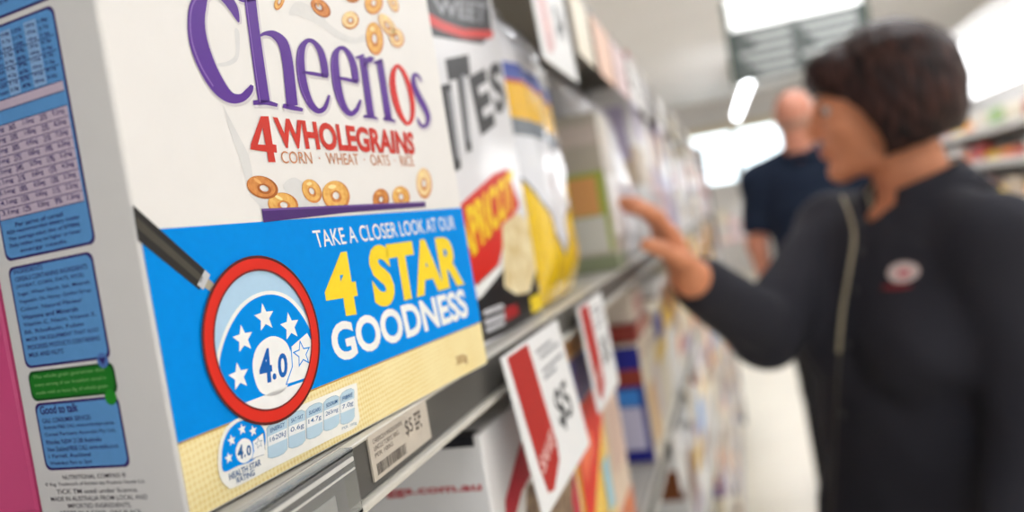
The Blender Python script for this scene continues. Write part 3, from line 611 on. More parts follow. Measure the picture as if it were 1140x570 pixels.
# second shelf, named packs
cw = thing('carton', (.195, .003, H - .2492), 'white carton with red web address on its end, below the cereal boxes', 'carton')
bm = bmesh.new(); add_box(bm, 0, .18, 0, .17, 0, .214, .0015, 2); bmobj('carton_body', bm, pk((236, 235, 236), .4), cw)
sm2 = SIDE(0)
letter('web_address', [('www.kelloggs.com.au', [(.112, .1905), (.004, .1900), (.004, .1842), (.112, .1847)], .03)], ink((190, 46, 60)), cw, sm2, 1)
box('black_lid_strip', -.0003, .01, .004, .032, .2085, .2143, ink((28, 28, 34)), cw)  # solid near-black strip along the top edge of the end
f2 = FRONT(0)
sheet('picture', [[(.030, .02), (.17, .02), (.17, .15), (.06, .165), (.028, .12)]], mat('choc_cereal_picture', (66, 36, 26), .5, c2=(176, 150, 120), scale=110), cw, f2, 1)
sheet('red_script', [[(.012, .150), (.050, .166), (.17, .176), (.17, .196), (.06, .190), (.02, .172)], [(.150, .02), (.175, .02), (.175, .14), (.155, .12)]], ink((188, 36, 56)), cw, f2, 2)
carton('yellow pack with red slash and blue top, behind the nearest red price ticket', None, .384, .50, .004, .06, -.25, .222, (246, 200, 40), bands=[(.76, .93, (40, 50, 150)), (.93, 1.0, (210, 150, 60))],
       front=[([(.02, .30), (.98, .62), (.98, .76), (.02, .76)], (222, 50, 36)), (R4(.70, .95, .28, .48), (150, 196, 210)), ([(.1, .5), (.5, .58), (.5, .66), (.1, .6)], (244, 120, 80))], name='cereal_pack', cat='pack')
carton('cream pack with orange foot, between the yellow pack and the blue carton', None, .515, .60, .006, .06, -.25, .185, (226, 202, 178), bands=[(0, .22, (214, 110, 50))], front=[(R4(.15, .85, .4, .8), (206, 176, 160))], name='cereal_pack', cat='pack')
carton('cream carton with dark blue end and pale panel, on the second shelf', None, .782, .94, .003, .062, -.25, .150, 'cream', bands=[(.86, .94, (214, 190, 170))],
       end=[(R4(.02, .98, .01, .99), (44, 48, 140)), (R4(.02, .98, .66, .80), (150, 66, 54)), (R4(.14, .90, .12, .48), (206, 202, 226)), (R4(.14, .90, .49, .63), (70, 140, 220))], front=[(R4(.1, .5, .1, .6), (214, 170, 110)), (R4(.55, .9, .2, .7), (206, 190, 190))])
carton('small red and brown carton lying on the carton with the dark blue end', None, .80, .94, .006, .055, -.0988, .022, (150, 62, 54), front=[(R4(.1, .9, .2, .8), (206, 150, 130))])
carton('small cream carton topmost of the stack under the main shelf', None, .81, .93, .008, .05, -.0758, .038, (224, 210, 194), front=[(R4(.1, .9, .2, .8), (206, 170, 160))])
# rows farther along, each pack its own thing
ORD = ['first', 'second', 'third', 'fourth', 'fifth', 'sixth', 'seventh', 'eighth', 'ninth', 'tenth', 'eleventh', 'twelfth', 'thirteenth', 'fourteenth', 'fifteenth', 'sixteenth', 'seventeenth', 'eighteenth', 'nineteenth', 'twentieth', 'twenty-first', 'twenty-second', 'twenty-third', 'twenty-fourth']
PALS = {0: (['white', 'pale grey', 'pale pink', 'cream', 'lilac', 'white', 'pale grey'], ['pale pink', 'beige', 'pale grey', 'white', 'lilac', 'pale pink', 'red']),
        1: (['cream', 'white', 'yellow', 'cream', 'beige', 'white', 'orange'], ['purple', 'brown', 'orange', 'yellow', 'pale grey', 'blue']),
        2: (['cream', 'white', 'beige', 'white', 'pale grey', 'cream'], ['orange', 'purple', 'brown', 'sky blue', 'yellow', 'cream']),
        3: (['cream', 'beige', 'white', 'cream', 'orange'], ['brown', 'orange', 'dark grey', 'purple']), 4: (['cream', 'white', 'beige'], ['brown', 'orange', 'blue'])}
def row(lv, xs, xe, wlo, whi, hlo, hhi):
    rr = random.Random(40 + lv); x = xs; n = 0; z = LEV[lv + 1]
    while x < xe - .06 and n < 24:
        w_ = rr.uniform(wlo, whi); h = rr.uniform(hlo, hhi); w_ = min(w_, xe - x)
        a = PALS[lv][0][(n + rr.randrange(2)) % len(PALS[lv][0])]; b_ = rr.choice([c for c in PALS[lv][1] if c != a]); c_ = rr.choice([c for c in PALS[lv][1] if c not in (a, b_)] or ['white'])
        f0 = rr.uniform(.08, .55); f1 = f0 + rr.uniform(.12, .3)
        y0 = rr.uniform(.003, .014)
        carton('%s carton with %s band, %s along the %s past the %s' % (a, b_, ORD[n], LEVN[lv + 1], 'glossy bags' if lv == 0 else 'blue carton' if lv == 1 else 'first upright'),
               'packs along the ' + LEVN[lv + 1], x, x + w_, y0, rr.uniform(.05, .07), z, h, a, bands=[(f0, f1, b_)] if rr.random() < .8 else [(.0, .16, b_)],
               front=[(R4(.15, .85, min(.7, f1 + .05), .92), c_)], end=[(R4(.15, .85, .55, .88), c_)], bev=.002)
        x += w_ + rr.choice((.004, .006, .01, .03)); n += 1
row(0, 1.11, 4.6, .12, .2, .20, .285)
row(1, .965, 4.6, .12, .2, .15, .215)
row(2, 1.15, 4.6, .13, .21, .16, .23)
row(3, 1.9, 4.6, .14, .21, .16, .23)
row(4, 2.6, 4.6, .14, .21, .16, .23)
for i, (x, c, h) in enumerate(((1.26, 'red', .035), (1.46, 'white', .03), (1.8, 'cream', .025), (2.3, 'white', .03), (3.0, 'pale grey', .03))):
    carton('flat %s pack lying on the top shelf, %s of five' % (c, ORD[i]), 'flat packs on the top shelf', x, x + .12, .01, .09, LEV[0], h, c, front=[(R4(.1, .9, .2, .8), 'white' if c != 'white' else 'cream')], name='flat_pack', cat='pack')

# ------------------------------------------------------------------ people: one continuous surface grown from a distance field
class Field:
    def __init__(s, lo, hi, h):
        s.lo = np.array(lo, float); s.h = h; s.n = np.ceil((np.array(hi) - s.lo) / h).astype(int) + 1
        s.F = np.full(tuple(s.n), .3, np.float32)
    def sub(s, lo, hi, pad):
        a = np.clip(np.floor((np.array(lo) - pad - s.lo) / s.h).astype(int), 0, s.n); b = np.clip(np.ceil((np.array(hi) + pad - s.lo) / s.h).astype(int) + 1, 0, s.n)
        if np.any(b <= a): return None, None
        g = np.meshgrid(*[s.lo[i] + s.h * np.arange(a[i], b[i]) for i in range(3)], indexing='ij')
        return tuple(slice(a[i], b[i]) for i in range(3)), np.stack(g, -1).astype(np.float32)
    def put(s, sl, d, k, cut=False):
        F = s.F[sl]
        if cut:
            d = -d; hh = np.clip(.5 - .5 * (F - d) / k, 0, 1); s.F[sl] = F * (1 - hh) + d * hh + k * hh * (1 - hh)
        else:
            hh = np.clip(.5 + .5 * (F - d) / k, 0, 1); s.F[sl] = F * (1 - hh) + d * hh - k * hh * (1 - hh)
    def cap(s, a, b, ra, rb=None, k=.02, cut=False):
        a = np.array(a, float); b = np.array(b, float); rb = ra if rb is None else rb
        m = max(ra, rb); sl, P = s.sub(np.minimum(a, b) - m, np.maximum(a, b) + m, k + .03)
        if sl is None: return
        ab = b - a; t = np.clip(((P - a) @ ab) / max(ab @ ab, 1e-9), 0, 1)
        d = np.linalg.norm(P - (a + t[..., None] * ab), axis=-1) - (ra + (rb - ra) * t)
        s.put(sl, d, k, cut)
    def ell(s, c, rad, ax=None, k=.02, cut=False):
        c = np.array(c, float); rad = np.array(rad, float); m = rad.max()
        sl, P = s.sub(c - m, c + m, k + .03)
        if sl is None: return
        q = P - c
        if ax is not None: q = q @ np.array(ax, float).T
        k0 = np.linalg.norm(q / rad, axis=-1); k1 = np.linalg.norm(q / rad ** 2, axis=-1)
        s.put(sl, k0 * (k0 - 1) / np.maximum(k1, 1e-6), k, cut)
    def plane(s, p, n, k=.004):                     # keep the side opposite to n
        g = np.meshgrid(*[s.lo[i] + s.h * np.arange(s.n[i]) for i in range(3)], indexing='ij')
        d = sum((g[i] - p[i]) * n[i] for i in range(3)).astype(np.float32)
        s.F = np.maximum(s.F, d)
    def wave(s, amp, fr, ph=0):
        g = [s.lo[i] + s.h * np.arange(s.n[i]) for i in range(3)]
        x, y, z = g[0][:, None, None], g[1][None, :, None], g[2][None, None, :]
        s.F += (amp * np.sin(fr * (x + .6 * y) + 3 * np.sin(11 * z) + ph) * np.sin(fr * .8 * (z - .7 * y) + 2 * np.sin(9 * x))).astype(np.float32)
    def mesh(s, name, m, parent):
        F = np.pad(s.F, 1, constant_values=.3); ins = F < 0; N = F.shape
        nc = tuple(n - 1 for n in N); acc = np.zeros(nc + (3,), np.float32); cnt = np.zeros(nc, np.int32)
        cor = [(i, j, k) for i in (0, 1) for j in (0, 1) for k in (0, 1)]
        sub_ = lambda A, c: A[c[0]:c[0] + nc[0], c[1]:c[1] + nc[1], c[2]:c[2] + nc[2]]
        for a in cor:
            for ax in range(3):
                if a[ax]: continue
                b_ = list(a); b_[ax] = 1
                fa, fb = sub_(F, a), sub_(F, b_); x = (fa < 0) != (fb < 0)
                t = np.where(x, fa / np.where(x, fa - fb, 1), 0)
                for d in range(3): acc[..., d] += np.where(x, a[d] + (t if d == ax else 0), 0)
                cnt += x
        on = cnt > 0; idx = np.full(nc, -1, np.int64); idx[on] = np.arange(on.sum())
        ijk = np.argwhere(on); V = (acc[on] / cnt[on][:, None] + ijk - 1) * s.h + s.lo
        Q = []
        for ax in range(3):
            o1, o2 = [(1, 2), (2, 0), (0, 1)][ax]
            a = [slice(None)] * 3; b_ = [slice(None)] * 3; a[ax] = slice(0, -1); b_[ax] = slice(1, None)
            ia, ib = ins[tuple(a)], ins[tuple(b_)]
            E_ = np.argwhere(ia != ib); E_ = E_[(E_[:, o1] > 0) & (E_[:, o2] > 0) & (E_[:, o1] < N[o1] - 1) & (E_[:, o2] < N[o2] - 1)]
            sg = ia[tuple(E_.T)]
            def cell(d1, d2):
                e_ = E_.copy(); e_[:, o1] -= d1; e_[:, o2] -= d2; return idx[tuple(e_.T)]
            q = np.stack([cell(1, 1), cell(0, 1), cell(0, 0), cell(1, 0)], 1); q[~sg] = q[~sg][:, ::-1]; Q.append(q)
        Q = np.concatenate(Q)
        return new(name, V + np.array([0, 0, H]), Q.tolist(), m, parent, True)
def nrm(v): v = np.array(v, float); return v / np.linalg.norm(v)
def axes(f, s_, u): return np.array([f, s_, u])
def put_head(S, c, g, u, sc=1.0, jaw=1.0, k=.012):
    """skull, jaw, brow, nose, lips, ears; g = where the face looks, s_ = the figure's left"""
    s_ = np.cross(u, g); A = axes(g, s_, u); P = lambda a, b, d: c + sc * (a * g + b * s_ + d * u)
    S.ell(P(-.008, 0, .028), np.array((.094, .074, .088)) * sc, A, k)
    S.ell(P(.030, 0, -.030), np.array((.062, .058 * jaw, .072)) * sc, A, .02)
    S.cap(P(.020, .030 * jaw, -.080), P(.068, .006, -.092), .021 * sc, .017 * sc, .016); S.cap(P(.020, -.030 * jaw, -.080), P(.068, -.006, -.092), .021 * sc, .017 * sc, .016)
    S.ell(P(.074, 0, -.094), np.array((.016, .017, .014)) * sc, A, .012)
    S.cap(P(.074, -.03, .022), P(.074, .03, .022), .013 * sc, .013 * sc, .014)
    for b in (-1, 1):
        S.ell(P(.060, b * .036, -.024), np.array((.022, .022, .02)) * sc, A, .016)
        S.ell(P(.088, b * .031, .006), np.array((.013, .015, .010)) * sc, A, .010, True)
        S.ell(P(-.004, b * .075, -.006), np.array((.020, .009, .030)) * sc, A, .006)
        S.ell(P(.100, b * .010, -.031), np.array((.010, .0075, .007)) * sc, A, .006)
    S.cap(P(.086, 0, .018), P(.108, 0, -.025), .0082 * sc, .0092 * sc, .010)
    S.ell(P(.090, 0, -.054), np.array((.010, .022, .0055)) * sc, A, .006)
    S.ell(P(.088, 0, -.065), np.array((.010, .019, .006)) * sc, A, .006)
    return P
def put_hand(S, wr, d, n, t, L=.165, curl=(.35, .5, .4), thumb=.9):
    """d from wrist to knuckles, n the way the palm faces, t the thumb's side"""
    d, n, t = nrm(d), nrm(n), nrm(t)
    kn = []
    for q, w_ in enumerate((.026, .009, -.009, -.026)):
        b = wr + d * L * (.50 - .02 * abs(q - 1)) + t * w_; kn.append(b)
        S.cap(wr + d * .012 + t * w_ * .55, b, .0135, .0105, .012)
    S.ell(wr + d * L * .28 + n * .004, np.array((L * .26, .036, .014)), axes(d, t, n), .012)
    for q, (b, Lf) in enumerate(zip(kn, (.44, .49, .46, .36))):
        a = 0; p = b; r_ = .0090 if q < 3 else .0078
        for sgm, fr in enumerate((.46, .30, .24)):
            a += curl[sgm] * (1 + .08 * q); e_ = p + (d * math.cos(a) + n * math.sin(a)) * L * Lf * fr + t * (.0012 * (1.5 - q)); S.cap(p, e_, r_, r_ * .9, .005); p = e_; r_ *= .9
    p = wr + d * L * .16 + t * .022
    for fr, dr in ((.24, d * .62 + t * .58 + n * .3), (.19, d * .85 + t * .30 + n * thumb * .5), (.15, d * .8 + t * .02 + n * thumb * .8)):
        e_ = p + nrm(dr) * L * fr; S.cap(p, e_, .0115 if fr > .2 else .0098, .0092, .007); p = e_
M_skin = mat('skin_tan', (222, 148, 110), .5, .05, 40, spec=.35); M_skin2 = mat('skin_ruddy', (206, 140, 116), .5, .05, 40, spec=.35)
M_shirt = mat('shirt_charcoal', (49, 49, 57), .85, .08, 300, bump=.15, bscale=900, spec=.2)
M_navy = mat('polo_navy', (26, 36, 54), .85, .08, 300, spec=.2)
M_trous = mat('trousers_black', (26, 26, 30), .85, .06, 200); M_shoe = mat('shoe_black', (24, 22, 22), .4)
M_eye = mat('eye_white', (200, 190, 184), .3); M_iris = mat('iris_brown', (58, 40, 28), .2); M_lip = mat('lip_rose', (176, 96, 84), .45)
def legs(name_parent, hip, f, r_, zf=-H, gap=.09, rad=.085, m=M_trous):
    S = Field(np.minimum(hip - .3, hip - .3) * np.array([1, 1, 0]) + np.array([0, 0, zf]), np.array([hip[0] + .3, hip[1] + .3, hip[2] + .16]), .009)
    S.ell(hip, (.105, .165, .14), axes(f, r_, (0, 0, 1)), .03)
    for s_ in (-1, 1):
        h0 = hip + s_ * gap * r_ + np.array([0, 0, -.05]); kn = h0 + np.array([0, 0, -(h0[2] - zf) * .47]) + f * .02; an = np.array([kn[0], kn[1], zf + .07]) - f * .03
        S.cap(h0, kn, rad, .062, .03); S.cap(kn, an, .062, .050, .02)
    o = S.mesh('trousers', m, name_parent)
    for s_ in (-1, 1):
        an = hip + s_ * gap * r_; c = np.array([an[0], an[1], 0]) - f * .01
        Q = Field(c - np.array([.2, .2, 0]) + np.array([0, 0, zf]), c + np.array([.2, .2, .12]) + np.array([0, 0, zf]), .006)
        z = np.array([0, 0, zf])
        Q.cap(c + z - f * .05 + np.array([0, 0, .045]), c + z + f * .15 + np.array([0, 0, .036]), .042, .038, .02); Q.cap(c + z + np.array([0, 0, .05]), c + z + np.array([0, 0, .1]), .045, .04, .02)
        Q.plane((0, 0, zf + .002), (0, 0, -1)); Q.mesh('shoe', M_shoe, name_parent)
U = np.array([0, 0, 1.0])
# ---------------- the woman
HC = pt(978, 116, 1.22)
WS = lambda *p: CAM + 1.09 * (np.array(p) - CAM)
HC = np.array(HC); G = nrm((.10, .99, -.03)); HU = nrm(np.cross(G, np.cross(U, G)))
WF = nrm((-.60, .80, 0)); WR = np.array([WF[1], -WF[0], 0])
SHR, SHL = WS(1.175, -.285, -.022), pt(1108, 272, 1.06)
ELR, WRR = pt(852, 370, 1.21), pt(767, 307, 1.03)
ELL, WRL = pt(1150, 455, 1.03), pt(1122, 640, .99)
NK = WS(1.080, -.392, .030); HIP = WS(1.072, -.322, -.48)
CH = (SHR + SHL) / 2 + np.array([0, 0, -.115]) + WF * .012
AB = (CH + HIP) / 2 + WF * .01
woman = thing('person', (HIP[0], HIP[1], 0), 'person with short dark bob and charcoal shirt reaching towards the shelf', 'person')
def at0(o, root):                     # keep the parts in place under the root
    o.matrix_parent_inverse = Matrix.Translation(-root.location); return o
_new = new
def new(name, verts, faces, m, parent=None, smooth=False):
    o = _new(name, verts, faces, m, parent, smooth)
    if parent is not None and parent.get('category') == 'person': o.matrix_parent_inverse = Matrix.Translation(-parent.location)
    return o
def torso(S, g=0.0, bust=True, w_=.165):
    A = axes(WF, WR, U)
    S.ell(CH, (.098 + g, w_ - .008 + g, .165 + g), A, .03); S.ell(AB, (.098 + g, .140 + g, .19 + g), A, .04); S.ell(HIP, (.110 + g, .168 + g, .15 + g), A, .04)
    S.cap(SHR, SHL, .050 + g, .050 + g, .04)
    S.cap(NK - U * .022 - WF * .012, SHR, .038 + g * .6, .045 + g, .03); S.cap(NK - U * .022 - WF * .012, SHL, .038 + g * .6, .045 + g, .03)
    if bust:
        for s_ in (-1, 1): S.ell(CH + WF * .070 + WR * s_ * .068 - U * .035, (.058 + g, .066 + g, .062 + g), A, .035)
S = Field((.70, -.80, -.74), (1.46, .10, .32), .0042)
torso(S)
S.cap(SHR, ELR, .046, .040, .03); S.cap(ELR, WRR, .039, .0265, .015); S.cap(SHL, ELL, .046, .040, .03); S.cap(ELL, WRL, .039, .0265, .015)
P_ = put_head(S, HC, G, HU, 1.0)
S.cap(P_(-.020, 0, -.06), NK - WF * .0 + U * .0, .052, .056, .02)
dH = np.array([-.36, .27, .89]); put_hand(S, WRR, dH, (-.30, .88, -.39), (-.88, -.41, -.23), .155, (.16, .34, .30))
put_hand(S, WRL, (0.05, .35, -.93), (.8, .55, .2), (-.25, .92, .3), .16, (.3, .35, .3))
S.mesh('body', M_skin, woman)
# hair: a chin-length bob that tapers into the nape
S = Field(HC - .17, HC + np.array([.17, .17, .17]), .0038)
A = axes(G, np.cross(HU, G), HU)
S.ell(P_(-.020, 0, .036), (.106, .092, .092), A, .02); S.ell(P_(-.044, 0, -.016), (.080, .094, .084), A, .03)
for b in (-1, 1): S.ell(P_(-.005, b * .062, -.020), (.052, .030, .072), A, .025)
S.cap(P_(.070, -.045, .064), P_(.070, .045, .064), .030, .030, .035)
S.ell(P_(.122, 0, -.064), (.128, .16, .102), A, .010, True)                   # the face stays clear
S.cap(P_(-.06, 0, -.16), P_(-.01, 0, -.10), .070, .052, .012, True)            # neck and nape
cutn = nrm(-HU * .98 + G * -.17); S.plane(P_(-.02, 0, -.080), cutn)
S.wave(.0016, 160)
M_hair = bpy.data.materials.new('hair_dark_brown'); M_hair.use_nodes = True
nt = M_hair.node_tree; b = nt.nodes['Principled BSDF']; b.inputs['Roughness'].default_value = .5; b.inputs['Specular IOR Level'].default_value = .22
tc = nt.nodes.new('ShaderNodeTexCoord'); mp = nt.nodes.new('ShaderNodeMapping'); mp.inputs['Scale'].default_value = (90, 90, 7); nz = nt.nodes.new('ShaderNodeTexNoise'); nz.inputs['Scale'].default_value = 1.6; nz.inputs['Detail'].default_value = 4
rp = nt.nodes.new('ShaderNodeValToRGB'); rp.color_ramp.elements[0].color = lin((26, 18, 20)); rp.color_ramp.elements[1].color = lin((84, 52, 44)); rp.color_ramp.elements[0].position = .42; rp.color_ramp.elements[1].position = .74
nt.links.new(tc.outputs['Object'], mp.inputs['Vector']); nt.links.new(mp.outputs['Vector'], nz.inputs['Vector']); nt.links.new(nz.outputs['Fac'], rp.inputs['Fac']); nt.links.new(rp.outputs['Color'], b.inputs['Base Color'])
bp = nt.nodes.new('ShaderNodeBump'); bp.inputs['Strength'].default_value = .5; bp.inputs['Distance'].default_value = .004; nt.links.new(nz.outputs['Fac'], bp.inputs['Height']); nt.links.new(bp.outputs['Normal'], b.inputs['Normal'])
S.mesh('hair', M_hair, woman)
def ball(name, c, r_, m, parent, sc=(1, 1, 1)):
    bm = bmesh.new(); bmesh.ops.create_uvsphere(bm, u_segments=16, v_segments=10, radius=r_)
    bmesh.ops.scale(bm, vec=sc, verts=bm.verts); bmesh.ops.translate(bm, vec=Vector(c) + SH, verts=bm.verts)
    o = bmobj(name, bm, m, parent, True)
    if parent.get('category') == 'person': o.matrix_parent_inverse = Matrix.Translation(-parent.location)
    return o
def eyes(P, person, sc=1.0):
    for b_ in (-1, 1):
        e_ = ball('eye', P(.0745, b_ * .031, .006), .0100 * sc, M_eye, person)
        i_ = ball('iris', P(.0812, b_ * .0315, .005), .0060 * sc, M_iris, e_)
def brows(P, person, m):
    for b_ in (-1, 1):
        S = Field(P(.08, b_ * .03, .024) - .04, P(.08, b_ * .03, .024) + .04, .002)
        S.cap(P(.088, b_ * .014, .024), P(.080, b_ * .044, .026), .0042, .0026, .004); S.mesh('eyebrow', m, person)
eyes(P_, woman); brows(P_, woman, M_hair)
S = Field(P_(.09, 0, -.06) - .04, P_(.09, 0, -.06) + .04, .0018)
S.cap(P_(.0930, -.014, -.0545), P_(.0930, .014, -.0545), .0046, .0046, .003); S.cap(P_(.0915, -.012, -.0630), P_(.0915, .012, -.0630), .0050, .0050, .003); S.mesh('lips', M_lip, woman)
# shirt
S = Field((.74, -.84, -.76), (1.50, .02, .14), .0052)
torso(S, .013)
S.cap(SHR, ELR, .062, .056, .03); S.cap(ELR, ELR + (WRR - ELR) * .84, .055, .041, .02)
S.cap(SHL, ELL, .064, .058, .03); S.cap(ELL, ELL + (WRL - ELL) * .9, .056, .042, .02)
S.cap(NK - U * .022 - WF * .002, NK + U * .16, .054, .070, .008, True)                      # neck opening
S.cap(NK - U * .085 + WF * .115, NK + U * .0 + WF * .060, .008, .036, .008, True)                       # open front
S.wave(.0022, 34)
S.plane(HIP - U * .14, -U)
shirt = S.mesh('shirt', M_shirt, woman)
dgv = [v.co.copy() for v in shirt.data.vertices]; bv = BVHTree.FromPolygons(dgv, [tuple(p.vertices) for p in shirt.data.polygons])
def on_shirt(p, lift=.0015):
    p = p - WF * (p @ WF) + WF * (CH @ WF); o = Vector(p + WF * .19) + SH; hit = bv.ray_cast(o, Vector(-WF), .6)
    return None if hit[0] is None else hit[0] + Vector(WF) * lift
def sub_new(name, V, Fc, m, parent, person=woman, smooth=True):
    return _new(name, V, Fc, m, parent, smooth)
def seen_on_shirt(u, v, lift=.0015):
    d = nrm(sight(u, v)); hit = bv.ray_cast(Vector(CAM) + SH, Vector(d), 4)
    return None if hit[0] is None else hit[0] - Vector(d) * lift
PATH = crom([(942, 220), (951, 240), (956, 264), (951, 300), (943, 350), (937, 420), (933, 500), (930, 575), (929, 640)], 8)
line = [q for q in (seen_on_shirt(*p, .001) for p in PATH) if q is not None]
def strip(name, pts, w0, w1, m, lift):
    V = []
    for q in pts:
        for a in (w0, (w0 + w1) / 2, w1):
            h = bv.find_nearest(q + Vector(WR) * a); V.append(h[0] + h[1] * lift)
    return sub_new(name, V, [(3 * i + j, 3 * i + j + 1, 3 * i + j + 4, 3 * i + j + 3) for i in range(len(pts) - 1) for j in range(2)], m, shirt)
strip('placket', line, -.026, .004, M_shirt, .003)
strip('placket_edge', line[:38], .003, .010, mat('lining_cream', (196, 186, 160), .8), .0035)
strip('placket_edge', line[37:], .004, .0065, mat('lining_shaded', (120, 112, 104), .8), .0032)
M_button = mat('button_dark', (60, 58, 62), .3)
for i in range(6):
    q = line[4 + 8 * i] if 4 + 8 * i < len(line) else None
    if q is not None:
        h = bv.find_nearest(q - Vector(WR) * .011); q = h[0] + h[1] * .005
    if q:
        bm = bmesh.new(); bmesh.ops.create_cone(bm, cap_ends=True, segments=16, radius1=.0055, radius2=.0048, depth=.003)
        bmesh.ops.transform(bm, matrix=Matrix.Translation(q) @ Vector(WF).to_track_quat('Z', 'Y').to_matrix().to_4x4(), verts=bm.verts)
        bmobj('button', bm, M_button, shirt)
def patch(name, c2, ru, rv, m, lift):
    V, Fc = [], []; n1 = 5
    c = on_shirt(c2, lift)
    if c is None: return
    V.append(c)
    for r1 in range(1, n1):
        for k in range(20):
            a = 2 * math.pi * k / 20; V.append(on_shirt(c2 + WR * ru * r1 / (n1 - 1) * math.cos(a) + U * rv * r1 / (n1 - 1) * math.sin(a), lift) or c)
    for k in range(20):
        Fc.append((0, 1 + k, 1 + (k + 1) % 20))
        for r1 in range(n1 - 2): Fc.append((1 + 20 * r1 + k, 1 + 20 * (r1 + 1) + k, 1 + 20 * (r1 + 1) + (k + 1) % 20, 1 + 20 * r1 + (k + 1) % 20))
    return sub_new(name, V, Fc, m, shirt)
best = np.array(seen_on_shirt(1005, 303) - SH); best = best - WF * (best @ WF)
patch('embroidered_badge', best, .021, .0145, mat('badge_white', (226, 206, 204), .7), .002)
patch('badge_heart', best - WR * .002 - U * .001, .008, .006, mat('badge_pink', (206, 110, 120), .7), .003)
patch('badge_caption', best + WR * .008 - U * .020, .022, .0035, mat('badge_red', (132, 24, 36), .7), .002)
# collar with a cream lining
def band(name, m, z0, z1, r0, r1, a0, a1, person_c, parent, drop=0.0, n=30, th=.003, push=.0, peak=0.0):
    V, Fc = [], []
    for i in range(n + 1):
        a = math.radians(a0 + (a1 - a0) * i / n); dr = math.sin(a) * WR - math.cos(a) * WF   # 0 = nape
        fr = abs(a) / math.pi; d = -drop * fr ** 2; pu = push * fr ** 2; pk_ = -peak * fr ** 5
        for r_, z in ((r0 + pu, z1), (r0 + th + pu, z1), (r1 + th + pu * 1.3, z0 + pk_), (r1 + pu * 1.3, z0 + pk_)): V.append(person_c + dr * r_ + U * (z + d) + np.array([0, 0, H]))
    for i in range(n):
        for j in range(4): Fc.append((4 * i + j, 4 * i + (j + 1) % 4, 4 * i + 4 + (j + 1) % 4, 4 * i + 4 + j))
    Fc += [(3, 2, 1, 0), tuple(4 * n + j for j in range(4))]
    return sub_new(name, V, Fc, m, parent)
band('collar', M_shirt, -.012, .042, .062, .104, -158, 158, NK - WF * .002, shirt, .046, push=.024, peak=.045, th=.004)
band('collar_lining', mat('lining_cream', (196, 186, 160), .8), -.024, .038, .059, .0615, -159, 159, NK - WF * .002, shirt, .050, push=.020)
legs(woman, HIP + np.array([0, 0, -.06]), WF, WR)
# ---------------- the man farther along, seen from behind
MF = nrm((.97, -.24, 0)); MR = np.array([MF[1], -MF[0], 0]); MH = np.array([3.40, -.440, .355]); MG = nrm((.93, -.36, -.02)); MU = nrm(np.cross(MG, np.cross(U, MG)))
man = thing('person', (3.42, -.45, 0), 'person with bald head and navy short-sleeved shirt walking away down the aisle', 'person')
MN = np.array([3.41, -.44, .19]); SL, SR = np.array([3.45, -.255, .115]), np.array([3.39, -.63, .115]); MHIP = np.array([3.42, -.45, -.34])
EL, WL = np.array([3.46, -.205, -.17]), np.array([3.52, -.235, -.41]); ER, WR2 = np.array([3.36, -.70, -.17]), np.array([3.43, -.70, -.41])
def mtorso(S, g=0.0):
    A = axes(MF, MR, U); C0 = (SL + SR) / 2 - U * .14
    S.ell(C0, (.118 + g, .185 + g, .20 + g), A, .04); S.ell((C0 + MHIP) / 2, (.122 + g, .165 + g, .23 + g), A, .05); S.ell(MHIP, (.115 + g, .165 + g, .15 + g), A, .04)
    S.cap(SL, SR, .062 + g, .062 + g, .05); S.cap(MN + U * .02, SL, .05 + g * .5, .055 + g, .04); S.cap(MN + U * .02, SR, .05 + g * .5, .055 + g, .04)
S = Field((3.1, -.95, -.62), (3.75, 0, .55), .0075)
mtorso(S)
for a, b_, c in ((SL, EL, WL), (SR, ER, WR2)): S.cap(a, b_, .054, .046, .03); S.cap(b_, c, .046, .031, .02)
PM = put_head(S, MH, MG, MU, 1.06, 1.1); S.cap(PM(-.015, 0, -.05), MN, .060, .064, .02)
put_hand(S, WL, (.15, -.05, -.98), (.3, -.95, 0), (.95, .2, .1), .185, (.25, .35, .3)); put_hand(S, WR2, (.15, .05, -.98), (.3, .95, 0), (.95, -.2, .1), .185, (.25, .35, .3))
S.mesh('body', M_skin2, man); eyes(PM, man, 1.05); 
S = Field(MH - .16, MH + .16, .006); A = axes(MG, np.cross(MU, MG), MU)
S.ell(PM(-.010, 0, .022), np.array((.100, .082, .090)) * 1.06, A, .01); S.plane(PM(0, 0, .012), nrm(MU - MG * .25)); S.plane(PM(.012, 0, 0), MG); S.plane(PM(0, 0, -.06), -MU)
S.mesh('hair', mat('hair_grey_short', (176, 136, 118), .8, .1, 300), man)
brows(PM, man, MATS['hair_grey_short'])
S = Field((3.05, -1.0, -.62), (3.8, .05, .30), .008)
mtorso(S, .016)
for a, b_ in ((SL, EL), (SR, ER)): S.cap(a, a + (b_ - a) * .86, .074, .070, .03)
for a, b_ in ((SL, EL), (SR, ER)): S.cap(a + (b_ - a) * .98, a + (b_ - a) * 1.2, .085, .085, .004, True)
S.cap(MN + U * .01, MN + U * .2, .066, .085, .008, True); S.wave(.003, 26); S.plane(MHIP - U * .10, -U)
polo = S.mesh('shirt', M_navy, man)
V, Fc = [], []
for i in range(31):
    a = 2 * math.pi * i / 30
    for r_, z in ((.066, .030), (.071, .030), (.092, -.004), (.088, -.006)): V.append(MN + MR * r_ * math.cos(a) + MF * r_ * math.sin(a) + U * (z - .01) + np.array([0, 0, H]))
sub_new('collar', V, [(4 * i + j, 4 * i + (j + 1) % 4, 4 * i + 4 + (j + 1) % 4, 4 * i + 4 + j) for i in range(30) for j in range(4)], M_navy, polo, man)
legs(man, MHIP + np.array([0, 0, -.04]), MF, MR, gap=.10, rad=.095)
new = _new

